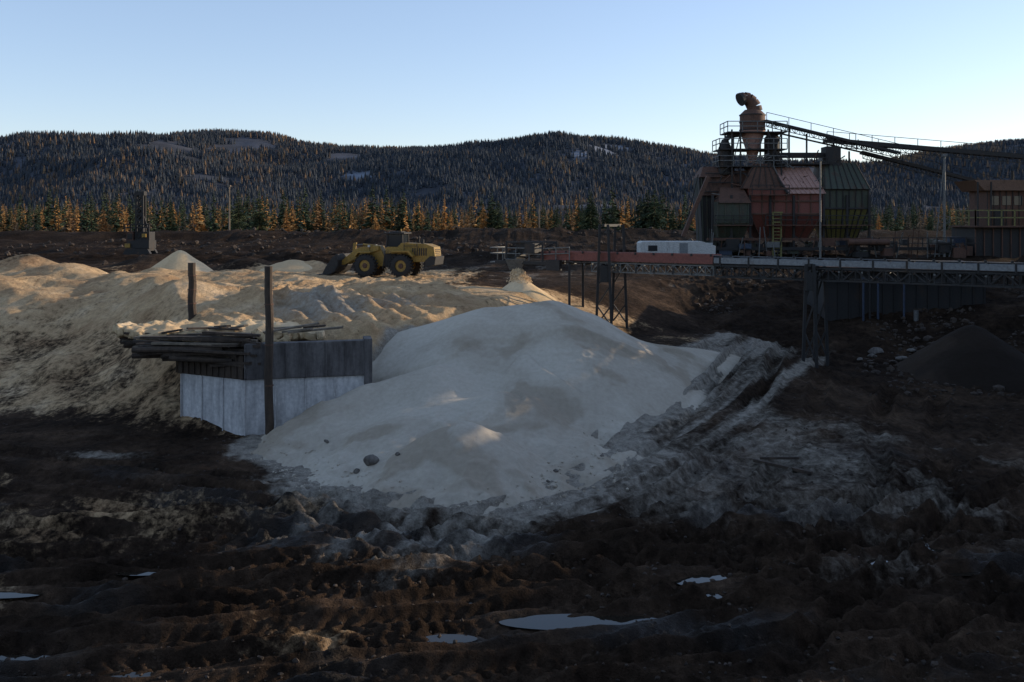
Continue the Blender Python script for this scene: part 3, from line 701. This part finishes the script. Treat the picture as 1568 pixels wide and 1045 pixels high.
q.fr(x0,x1,92.5,97,pz(342),x0,x1,92.5,97,pz(310),'green');q.fr(px(1096),px(1130),93.5,96,pz(372),x0,x1,92.5,97,pz(342.3),'green')
ribs(q,x0,x1,92.5,pz(342),pz(310),4,'green',.12);ribs(q,x0,x1,92.5,pz(371),pz(342),4,'green',.12,px(1097),px(1129),93.45)
q.hexa([(px(1092),92.2,pz(312)),(px(1140),92.2,pz(312)),(px(1140),97,pz(312)),(px(1092),97,pz(312)),(px(1100),94,pz(288)),(px(1134),94,pz(288)),(px(1134),96.5,pz(288)),(px(1100),96.5,pz(288))],'rust')
q.fr(px(1076),px(1146),94.5,98.5,pz(300),px(1082),px(1146),95,98,pz(262),'rust')
for z in (266,280,294): q.beam((px(1078),94.4,pz(z)),(px(1146),94.4,pz(z)),.1,.1,'dark')
q.done('green_hopper',pl,bevel=.02)
q=B();x0,x1=px(1251),px(1318)
q.hexa([(x0,92.6,pz(291)),(x1,92.6,pz(291)),(x1,98,pz(291)),(x0,98,pz(291)),(px(1258),94.4,pz(250)),(px(1306),94.4,pz(250)),(px(1306),97,pz(250)),(px(1258),97,pz(250))],'green')
for i in range(8):
    t=i/7;q.beam((x0+(x1-x0)*t,92.55,pz(291)),(px(1258+48*t),94.35,pz(250)),.08,.08,'dark')
q.fr(x0,x1,93,98,pz(320),x0,x1,93,98,pz(291.3),'green');q.fr(px(1262),px(1309),94.4,96.8,pz(366),x0,x1,93,98,pz(320.3),'ygreen')
ribs(q,x0,x1,93,pz(320),pz(291),7,'dark',.1);ribs(q,x0,x1,93,pz(365),pz(320),7,'dark',.1,px(1263),px(1308),94.35)
for z in (291,320): q.beam((x0-.1,92.9,pz(z)),(x1+.1,92.9,pz(z)),.14,.18,'dark')
q.beam((px(1257),93.9,pz(350)),(px(1314),93.9,pz(350)),.12,.12,'dark')
q.done('olive_hopper',pl,bevel=.02)
q=B()
for p in (1084,1112,1140,1170,1205,1250,1285,1318):
    for yy in (92.8,98): q.beam((px(p),yy,gz-.5),(px(p),yy,pz(300)),.2,.2,'dark')
for p,p2 in ((1084,1112),(1140,1170),(1205,1250),(1285,1318)):
    q.beam((px(p),92.75,gz),(px(p2),92.75,pz(360)),.1,.1,'dark');q.beam((px(p2),92.75,gz),(px(p),92.75,pz(360)),.1,.1,'dark')
q.beam((px(1075),92.7,pz(366)),(px(1325),92.7,pz(366)),.15,.25,'rust');q.beam((px(1060),92.4,pz(380)),(px(1420),92.4,pz(380)),.2,.3,'dark')
r=random.Random(9)
for i in range(60):
    p=r.uniform(1055,1475);q.box((px(p),92+r.random()*4,gz+r.uniform(.3,1.5)),(r.uniform(.3,1.4),1,r.uniform(.4,1.2)),r.choice(['dark','rust','green','steel','blue','dark','dark','rust']))
for i in range(30):
    p=r.uniform(1055,1475);q.beam((px(p),91.8+r.random(),gz),(px(p+r.uniform(-8,8)),92,gz+r.uniform(1.2,3)),.08,.08,r.choice(['dark','steel','rust']))
q.box((px(1070),91.5,gz+1.0),(1.2,.2,.9),'whitep');q.cyl((px(1280),91.5,gz+1.5),(px(1340),91.5,gz+1.5),.28,.28,'rust',12)
q.rail([(px(1325),91.5,gz+.8),(px(1475),91.5,gz+.8)],'dark',1.1,.04,1.2)
q.done('support_frame',pl)
q=B()
q.beam((px(1078),93,pz(272)),(px(1040),93,pz(362)),.5,.35,'rust');q.beam((px(1066),94,pz(268)),(px(1048),94,pz(345)),.1,.1,'dark')
q.fr(px(1076),px(1112),95,98,pz(385),px(1070),px(1112),95,98,pz(272),'dark')
q.fr(px(1070),px(1108),94.5,98.3,pz(272),px(1078),px(1100),95.5,97,pz(255),'rust')
for i in range(6): q.beam((px(1070+i*7),94.9,pz(385)),(px(1066+i*7.5),94.9,pz(272)),.08,.08,'green')
q.done('elevator_leg',pl,bevel=.02)
q=B();cx=px(1154);cy=95.5
q.cyl((cx,cy,pz(200)),(cx,cy,pz(175)),1.2,1.2,'rust',24);q.cyl((cx,cy,pz(175)),(cx,cy,pz(168)),1.2,.75,'rust',24)
q.cyl((cx,cy,pz(250)),(cx,cy,pz(200)),.25,1.2,'redl',24)
for z in (199,187,176): q.cyl((cx,cy,pz(z)-.05),(cx,cy,pz(z)+.05),1.26,1.26,'dark',24)
pts=[(cx+.25,cy,pz(170)),(cx+.15,cy,pz(163)),(cx-.1,cy,pz(156)),(cx-.45,cy-.1,pz(151)),(cx-.85,cy-.2,pz(149.5)),(cx-1.2,cy-.35,pz(152))]
q.tube(pts,[.72,.70,.66,.60,.56,.60],'rust',20);q.cyl((cx-1.05,cy-.32,pz(151)),(cx-1.3,cy-.40,pz(153)),.62,.66,'dark',20)
q.cyl((px(1182),95,pz(250)),(px(1182),95,pz(212)),.75,.75,'dark',16);q.cyl((px(1182),95,pz(212)),(px(1182),95,pz(203)),.75,.3,'dark',16)
q.cyl((px(1110),95,pz(268)),(px(1110),95,pz(232)),.6,.75,'dark',16);q.cyl((px(1110),95,pz(232)),(px(1110),95,pz(214)),.75,.3,'dark',16)
q.tube([(px(1110),95,pz(216)),(px(1118),95,pz(208)),(px(1135),95,pz(206))],[.25,.25,.25],'dark',10)
q.done('cyclone_separator',pl,smooth=True)
q=B()
for p in (1117,1130,1172,1192):
    for yy in (94,97): q.beam((px(p),yy,pz(300)),(px(p),yy,pz(200)),.14,.14,'dark')
for z in (256,230,204):
    a=1098 if z>210 else 1110;b2=1200
    q.box(((px(a)+px(b2))/2,95.5,pz(z)),(px(b2)-px(a),3.4,.1),'dark')
    q.rail([(px(b2),93.8,pz(z)),(px(a),93.8,pz(z)),(px(a),97.2,pz(z))],'steel',1.0,.035,1.2)
q.beam((px(1117),93.9,pz(256)),(px(1130),93.9,pz(204)),.08,.08,'dark');q.beam((px(1172),93.9,pz(256)),(px(1192),93.9,pz(204)),.08,.08,'dark');q.beam((px(1192),93.9,pz(256)),(px(1172),93.9,pz(204)),.08,.08,'dark')
q.box((px(1225),95.5,pz(252)),(5.2,3.4,.14),'dark');q.rail([(px(1190),93.8,pz(252)),(px(1262),93.8,pz(252))],'dark',1.0,.04,1.0)
q.box((px(1230),95.5,pz(238)),(6,1.6,.4),'dark');q.box((px(1272),95,pz(240)),(1.4,1.6,1.8),'dark')
q.ladder((px(1178),92.3,gz),(px(1178),92.3,pz(325)),(.75,0,0),'ygreen',.07);q.rail([(px(1172),92.2,pz(360)),(px(1184),92.2,pz(360))],'ygreen',1.2,.05,.6)
q.beam((px(1172),92.2,pz(326)),(px(1186),92.2,pz(326)),.12,.12,'ygreen')
for z,a,b2 in ((300,1140,1195),(345,1085,1140),(345,1160,1320)): q.rail([(px(a),92.0,pz(z)),(px(b2),92.0,pz(z))],'dark',.9,.035,1.3);q.box(((px(a)+px(b2))/2,92.3,pz(z)),(px(b2)-px(a),.9,.08),'rust')
r=random.Random(3)
for i in range(30):
    p=r.uniform(1078,1312);z=r.uniform(225,300);q.beam((px(p),93.2+r.random()*2,pz(z)),(px(p+r.uniform(-26,26)),93.4,pz(z+r.uniform(-22,22))),.08,.08,r.choice(['dark','steel','rust']))
q.done('platforms_and_ladders',pl)
def gallery(a,b,name,w=1.0,railk='dark',parent=pl,th=.3):
    q=B();a=Vector(a);b=Vector(b);side=Vector((0,1,0))
    for s in (-w/2,w/2): q.beam(a+side*s,b+side*s,.14,th,'dark')
    q.beam(a+Vector((0,0,th*.6)),b+Vector((0,0,th*.6)),w*.9,.05,'rubber')
    n=int((b-a).length/1.0)
    for i in range(n+1):
        p=a.lerp(b,i/n);q.beam(p-side*w/2-Vector((0,0,.1)),p+side*w/2-Vector((0,0,.1)),.07,.07,'dark')
        if i%2==0: q.beam(p-side*(w/2+.05),p-side*(w/2+.05)+Vector((0,0,.8)),.05,.05,railk)
    up=Vector((0,0,.8));q.beam(a-side*(w/2+.05)+up,b-side*(w/2+.05)+up,.05,.05,railk)
    q.truss(a-side*w/2-Vector((0,0,th/2)),b-side*w/2-Vector((0,0,th/2)),.45,'dark',.07)
    return q.done(name,parent)
gallery((px(1172),95,pz(186)),(px(1370),94,pz(236)),'inclined_conveyor',.8,th=.2)
gallery((px(1268),96,pz(214)),(px(1660),92,pz(254)),'overhead_conveyor',1.2,th=.35)
gallery((px(1330),97,pz(232)),(px(1590),99,pz(292)),'lower_conveyor',.8,th=.25)
q=B();q.beam((px(1195),95,pz(205)),(px(1330),95,pz(236)),.15,.15,'dark')
for p,a,b2 in ((1208,195,256),(1235,205,256),(1276,212,300),(1300,232,300)): q.beam((px(p),95,pz(b2)),(px(p),95,pz(a)),.14,.14,'dark')
q.done('conveyor_props',pl)
def mast(x,y,zt,nm,r=.11,k='steel'):
    q=B();z0=gh(x,y)-.3;q.cyl((x,y,z0),(x,y,zt),r,r*.7,k,10)
    q.box((x,y,zt),(r*3,r*3,.25),k);return q.done(nm)
mast(27.25,88,14.5,'steel_mast',.10);mast(39.96,92,15.15,'steel_mast',.13);mast(-42.6,150,14.4,'utility_pole',.15,'woodg');mast(4.1,150,11.8,'utility_pole',.13,'woodg')
q=B();xm=39.96
q.beam((xm,92,15),(xm-.9,92,5.6),.07,.07,'steel');q.truss((xm-.5,92,9.5),(xm+.5,92,9.5),.6,'steel',.05,2);q.done('mast_stay')

# control tower on the right
ct=empty('control_tower',(px(1528),95,gz));q=B()
x0,x1=px(1478),px(1585)
q.fr(x0,x1,93,98,gz-.4,x0,x1,93,98,pz(348),'dark')
for i in range(9): q.beam((x0+(x1-x0)*i/8,92.95,gz),(x0+(x1-x0)*i/8,92.95,pz(348)),.1,.1,'rust')
q.box(((x0+x1)/2,95,pz(347)),(x1-x0+.8,5.6,.15),'rust');q.rail([(x1+.3,92.3,pz(347)),(x0-.3,92.3,pz(347)),(x0-.3,97.6,pz(347))],'ygreen',1.5,.05,1.2)
q.done('base',ct)
q=B();q.fr(px(1502),px(1560),93.8,97.5,pz(346),px(1502),px(1560),93.8,97.5,pz(292),'rust')
q.hexa([(px(1494),93.2,pz(293)),(px(1575),93.2,pz(293)),(px(1575),98,pz(293)),(px(1494),98,pz(293)),(px(1480),93.4,pz(277)),(px(1560),93.4,pz(277)),(px(1560),97.8,pz(277)),(px(1480),97.8,pz(277))],'brownr')
for a in (1508,1526,1544): q.box((px(a+5),93.78,pz(308)),(.8,.06,.9),'glass')
q.box((px(1520),93.76,pz(334)),(.9,.06,1.6),'dark');q.done('cabin',ct,bevel=.02)
q=B()
for a in (1482,1502,1560): q.beam((px(a),93,pz(347)),(px(a),93,pz(280)),.12,.12,'dark')
for i in range(7): q.beam((px(1502+i*9.6),93.75,pz(346)),(px(1502+i*9.6),93.75,pz(293)),.06,.06,'dark')
q.cyl((px(1550),95,pz(277)),(px(1550),95,pz(262)),.15,.15,'dark',8);q.done('frame',ct)

# low dark equipment shed and pipes on the embankment
es=empty('equipment_shed',(22.5,63,3));zz=2.3;q=B()
q.fr(19.5,29.5,62,66,zz,19.5,29.5,62,66,5.9,'dark');q.hexa([(19.2,61.5,5.9),(30,61.5,5.9),(30,66.3,6.3),(19.2,66.3,6.3),(19.2,61.5,6.02),(30,61.5,6.02),(30,66.3,6.42),(19.2,66.3,6.42)],'rust')
for i in range(15): q.beam((19.6+i*.7,61.95,zz),(19.6+i*.7,61.95,5.85),.08,.08,'dark')
q.done('shed_body',es)
q=B()
for i,a in enumerate((21.6,22.0,22.5,24.1)): q.cyl((a,61.2,zz-.3),(a,61.2,5.6),.07,.07,'blue' if i!=1 else 'dark',10)
q.beam((19.4,61.2,5.4),(29.5,61.2,5.4),.14,.2,'dark');q.cyl((24.6,60.6,zz),(24.6,60.6,3.6),.15,.15,'steel',12);q.done('pipes',es)

# white trailer behind conveyor
tr=empty('site_trailer',(14.5,88,gh(14.5,88)));tz=gh(14.5,88)-.35;q=B()
q.prism([(11.2,87,tz+.7),(17.8,87,tz+.7),(17.8,87,tz+1.9),(16.6,87,tz+2.3),(11.4,87,tz+2.3),(11.2,87,tz+2.15)],(0,2.4,0),'whitep')
for i in range(10): q.beam((11.5+i*.52,86.98,tz+.75),(11.5+i*.52,86.98,tz+2.25),.05,.04,'whitep')
q.box((12.3,86.97,tz+1.7),(.8,.05,.5),'glass');q.box((15,86.97,tz+1.45),(.7,.05,1.4),'grey');q.done('body',tr,bevel=.03)
q=B()
for a in (12.8,13.7,16.5): q.cyl((a,87,tz+.42),(a,87.4,tz+.42),.42,.42,'rubber',16)
q.box((14.5,88,tz+.62),(6.4,1.6,.15),'dark');q.done('chassis',tr)

# added unseen gallery, cuts the low sun into slits, on trestles along the added bank
cg=empty('added_shade_gallery',(47,48,0));q=B()
for ya,yb,zb in ((27,56.4,13.8),(56.4,59.4,14.5),(59.4,66.5,13.8)):
    q.fr(45.8,48.2,ya,yb,zb,45.8,48.2,ya,yb,18.0,'rust')
q.prism([(45.5,26.8,18.02),(48.5,26.8,18.02),(47,26.8,18.7)],(0,40,0),'brownr')
for i in range(28): q.beam((45.75,27.5+i*1.4,14.55),(45.75,27.5+i*1.4,17.9),.08,.08,'dark')
q.done('shade_housing',cg)
q=B()
for yy in (28,37.5,47,55.3,65.5):
    for a in (46,48): q.beam((a,yy,8),(a,yy,13.79),.25,.25,'dark')
    q.beam((46,yy,11),(48,yy,13.7),.12,.12,'dark')
q.done('shade_trestles',cg)

# ---------------------------------------------------------------- trees
def conifer(h,r,layers,nb,seed,dens=1,droop=.25,bare=.12,twigs=0):
    R=random.Random(seed);V=[];F=[]
    def tri(a,b,c): o=len(V);V.extend([a,b,c]);F.append((o,o+1,o+2))
    for L in range(layers):
        t=L/(layers-1);z=h*(bare+(1-bare)*t);rad=r*(1-t)**.85*(.65+.7*R.random())+.02*h*(1-t)+.05*h*.03
        for k in range(nb):
            if R.random()>dens: continue
            a=R.random()*6.283;rl=rad*(.5+.7*R.random());zz=z+R.uniform(-.5,.5)*h/layers
            ca,sa=math.cos(a),math.sin(a);wd=rl*.28+.006*h
            if twigs==0:
                tip=(ca*rl,sa*rl,zz-rl*droop);m=(ca*rl*.55,sa*rl*.55,zz-rl*droop*.3)
                p1=(m[0]-sa*wd,m[1]+ca*wd,m[2]-.1*wd);p2=(m[0]+sa*wd,m[1]-ca*wd,m[2]-.1*wd);r0=(0,0,zz+.1*rl)
                tri(r0,p1,tip);tri(r0,tip,p2)
                tri(r0,(m[0],m[1],m[2]-wd*1.2),tip)
            else:
                for j in range(twigs):
                    u=(j+1)/twigs;cx,cy,cz=ca*rl*u,sa*rl*u,zz-rl*droop*u*u
                    for s in (-1,1):
                        L2=wd*(1.2-.7*u)*R.uniform(.7,1.3)
                        tri((cx-ca*L2*.4,cy-sa*L2*.4,cz),(cx+ca*L2*.9-s*sa*L2,cy+sa*L2*.9+s*ca*L2,cz-L2*R.uniform(.1,.5)),(cx+ca*L2*.5,cy+sa*L2*.5,cz+L2*R.uniform(-.25,.2)))
                    tri((cx-ca*L2*.3,cy-sa*L2*.3,cz),(cx,cy,cz-L2*.8),(cx+ca*L2*.8,cy+sa*L2*.8,cz-L2*.2))
    V=np.array(V);F=np.array(F)
    n=6;tr=h*.014;tv=[];tf=[]
    for i in range(n): a=i*6.283/n;tv.append((tr*math.cos(a),tr*math.sin(a),-.02*h))
    tv.append((0,0,h*.98));o=len(V)
    for i in range(n): tf.append((o+i,o+(i+1)%n,o+n))
    return np.concatenate([V,np.array(tv)]),np.concatenate([F,np.array(tf)]),len(F)
pine=[(.046,.064,.035),(.056,.074,.041),(.066,.082,.045),(.038,.052,.033)]
larch=[(.42,.22,.075),(.34,.185,.07),(.46,.26,.095),(.26,.15,.07)]
bare_c=[(.14,.11,.08),(.17,.13,.095),(.12,.10,.075)]
def colorize(V,F,nl,base,seed):
    r=np.random.default_rng(seed);C=np.tile(np.array(base),(len(V),1))
    k=np.repeat(.55+.9*r.random((nl)),3)
    C[:nl*3]*=k[:,None];C[nl*3:]=(.05,.04,.03);return C
def place_tree(name,x,y,h,rr,col,seed,lay=26,nb=9,dens=.9):
    V,F,nl=conifer(h,rr,lay,nb,seed,dens,.3,.06,5);me=np_mesh(name,V,F,False);add_attr(me,'Col',colorize(V,F,nl,col,seed))
    o=link(name,me,[M['fol']]);o.location=(x,y,gh(x,y)-.2);o.rotation_euler=(0,0,seed)
for i,(p,top,d,kind,rf) in enumerate([(365,286,230,'p',.19),(397,290,235,'p',.24),(263,306,250,'p',.2),(613,300,255,'p',.2),(690,322,240,'l',.25),(740,311,250,'l',.28),
        (762,303,250,'p',.2),(905,292,235,'p',.24),(887,308,240,'p',.22),(992,290,215,'p',.36),(1002,288,212,'p',.30),(980,300,220,'p',.3),(940,312,235,'p',.25),(1323,312,200,'p',.3),
        (1030,318,225,'p',.25),(438,318,250,'l',.25),(553,306,260,'l',.2),(575,322,240,'l',.2),(1055,315,230,'p',.25),(715,320,235,'l',.22),(850,312,240,'p',.2),(1345,325,230,'l',.2),(1425,330,210,'p',.2),(158,316,250,'l',.3)]):
    hh=9+(340-top)*d/1524-5.3
    place_tree('pine_tree' if kind=='p' else 'larch_tree',(p-784)/1524*d,d,hh,hh*rf,random.choice(pine) if kind=='p' else random.choice(larch),200+i,dens=.9 if kind=='p' else .7)
protos=[conifer(1,.15,18,7,300+i,.9,.3,.08) for i in range(5)]+[conifer(1,.11,16,6,320+i,.7,.1,.1) for i in range(3)]+[conifer(1,.25,9,8,330+i,.8,-.5,.1) for i in range(2)]
VV=[];FF=[];CC=[];off=0
for i in range(3600):
    y_=rng.uniform(250,520);x_=rng.uniform(-.62,.62)*y_
    patch=float(fbm(np.array([x_*.02]),np.array([y_*.02]),2,400)[0]);u=rng.random()
    if u<.36: k=rng.integers(0,5);c=pine[rng.integers(4)];H=rng.uniform(5.5,13)*(1+.4*patch)
    elif u<.36+.20*(1+4.0*patch): k=rng.integers(0,8);c=larch[rng.integers(4)];H=rng.uniform(5,12)
    elif u<.80: k=rng.integers(5,8);c=bare_c[rng.integers(3)];H=rng.uniform(3.5,9)
    else: k=rng.integers(8,10);c=bare_c[rng.integers(3)];H=rng.uniform(2,4.5)
    V,F,nl=protos[k];a=rng.random()*6.28;ca,sa=math.cos(a),math.sin(a);ws=H*rng.uniform(.8,1.4)
    W=np.stack([(V[:,0]*ca-V[:,1]*sa)*ws+x_,(V[:,0]*sa+V[:,1]*ca)*ws+y_,V[:,2]*H+5.0],1)
    VV.append(W);FF.append(F+off);off+=len(V);CC.append(colorize(V,F,nl,c,i))
me=np_mesh('distant_forest',np.concatenate(VV),np.concatenate(FF),False);add_attr(me,'Col',np.concatenate(CC));link('distant_forest',me,[M['fol']])

# ---------------------------------------------------------------- hills
RP=[-900,-500,-200,0,60,150,250,300,350,430,470,550,650,700,760,800,860,900,960,1020,1080,1150,1240,1320,1370,1420,1500,1568,1800,2300]
RY=[250,236,232,236,229,224,222,215,212,217,230,238,239,240,234,225,221,223,230,238,247,255,262,268,252,240,231,227,222,235]
def hill_h(x,y):
    bear=784+1524*x/2100.0
    top=9+(340-np.interp(bear,RP,RY))*2100/1524
    spur=fbm(x*.0022,y*.0022,4,500)
    rise=sm(900,2100,y+260*spur*sm(2100,1700,y))
    fall=1-.35*sm(2150,3200,y)
    hh=top*(.10*rise+.90*rise**1.25)*fall
    hh=hh+(26*fbm(x*.004,y*.004,4,501)-6)*sm(1000,1300,y)*sm(2080,1800,y)
    return hh+6-8*sm(1000,880,y)
xs_=np.arange(-2600,2600,16.);ys_=np.arange(850,3300,16.);X,Y=np.meshgrid(xs_,ys_);xx=X.ravel();yy=Y.ravel();zz=hill_h(xx,yy)
def snowmask(x,y):
    s=0
    for (a,b2,ra,rb) in [(150,1750,45,70),(185,1850,40,40),(-225,1500,35,50),(110,1620,25,40),(-810,1950,45,45)]:
        s=np.maximum(s,np.exp(-(((x-a)/ra)**2+((y-b2)/rb)**2)))
    return sm(.4,.9,s+.55*fbm(x*.035,y*.035,3,510))
smk=snowmask(xx,yy);base=np.array([.056,.059,.070])[None]*(1+.6*fbm(xx*.01,yy*.01,3,511))[:,None]  # blue-grey base with aerial haze put into the colour
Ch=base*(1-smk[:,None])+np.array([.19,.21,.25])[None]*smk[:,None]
me=np_mesh('forested_hill',np.stack([xx,yy,zz],1),grid_faces(len(xs_),len(ys_)));add_attr(me,'Col',Ch);link('forested_hill',me,[M['hillm']])
N=70000;y_=950+1200*rng.random(N)**.8;x_=(rng.random(N)-.5)*1.3*y_
kp=(snowmask(x_,y_)<rng.random(N)*.9)&(fbm(x_*.01,y_*.01,3,520)>-.40);x_=x_[kp];y_=y_[kp];N=len(x_)
z_=hill_h(x_,y_);H=rng.uniform(6,14,N)*(1-.25*sm(1500,1000,y_));W_=H*rng.uniform(.14,.24,N)
ring=5;tmpl=[]
for (zb,rb,zt) in ((.05,1.0,.62),(.35,.72,1.0)):
    for i in range(ring): a=i*6.283/ring;tmpl.append((rb*math.cos(a),rb*math.sin(a),zb))
    tmpl.append((0,0,zt))
tmpl=np.array(tmpl);tf=np.array([(i,(i+1)%ring,ring) for i in range(ring)]+[(6+i,6+(i+1)%ring,11) for i in range(ring)])
jit=1+.5*(rng.random((N,12,1))-.5)
V=np.empty((N,12,3));a=rng.random(N)*6.28;ca=np.cos(a)[:,None];sa=np.sin(a)[:,None]
V[...,0]=(tmpl[:,0]*ca-tmpl[:,1]*sa)*W_[:,None]*jit[...,0]+x_[:,None];V[...,1]=(tmpl[:,0]*sa+tmpl[:,1]*ca)*W_[:,None]*jit[...,0]+y_[:,None];V[...,2]=tmpl[:,2]*H[:,None]+z_[:,None]-.3
pc=np.array([(.042,.050,.062),(.049,.056,.066),(.055,.060,.065),(.037,.045,.058)]);lc=np.array([(.14,.095,.066),(.11,.082,.064),(.18,.115,.066)])  # bluish tree tones, distance haze mixed into the colours
top_=sm(1880,2080,y_)[:,None]
isl=rng.random(N)<np.clip(.10+.38*fbm(x_*.005,y_*.005,3,530)+.30*top_[:,0],0.02,.6)
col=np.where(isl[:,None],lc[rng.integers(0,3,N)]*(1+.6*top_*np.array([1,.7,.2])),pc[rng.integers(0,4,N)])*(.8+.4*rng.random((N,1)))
F=(tf[None]+np.arange(N)[:,None,None]*12).reshape(-1,3)
me=np_mesh('hillside_forest',V.reshape(-1,3),F,False);add_attr(me,'Col',np.repeat(col,12,0));link('hillside_forest',me,[M['fol']])

# ---------------------------------------------------------------- light, sky, camera
world=bpy.data.worlds.new('World');scene.world=world;world.use_nodes=True;nt=world.node_tree;bg=nt.nodes['Background']
sky=nt.nodes.new('ShaderNodeTexSky');sky.sky_type='NISHITA';sky.sun_disc=False;sky.sun_elevation=SUN_EL;sky.sun_rotation=SUN_AZ
sky.altitude=900;sky.air_density=1.0;sky.dust_density=.6;sky.ozone_density=1.5
def vm(op,a,b):
    n=nt.nodes.new('ShaderNodeVectorMath');n.operation=op;nt.links.new(a,n.inputs[0]);n.inputs[1].default_value=b;return n.outputs[0]
c=vm('MULTIPLY',sky.outputs[0],(1.12,1.03,1.14));c=vm('ADD',c,(.86,1.18,1.5))
nt.links.new(c,bg.inputs[0]);bg.inputs[1].default_value=.148
sd_=Vector((math.sin(SUN_AZ)*math.cos(SUN_EL),math.cos(SUN_AZ)*math.cos(SUN_EL),math.sin(SUN_EL)))
sun=bpy.data.lights.new('sun','SUN');sun.energy=5.0;sun.angle=math.radians(.5);sun.color=(1,.83,.61)
so=bpy.data.objects.new('sun',sun);COL.objects.link(so);so.rotation_euler=(-sd_).to_track_quat('-Z','Y').to_euler();so.location=(60,20,40)
cam=bpy.data.cameras.new('camera');cam.lens=35;cam.sensor_width=36;cam.shift_y=-182.5/1568;cam.clip_end=20000;cam.clip_start=.1
co=bpy.data.objects.new('camera',cam);COL.objects.link(co);co.location=(0,0,9);co.rotation_euler=(math.radians(90),0,0);scene.camera=co
scene.view_settings.view_transform='Standard';scene.view_settings.look='None';scene.view_settings.exposure=0
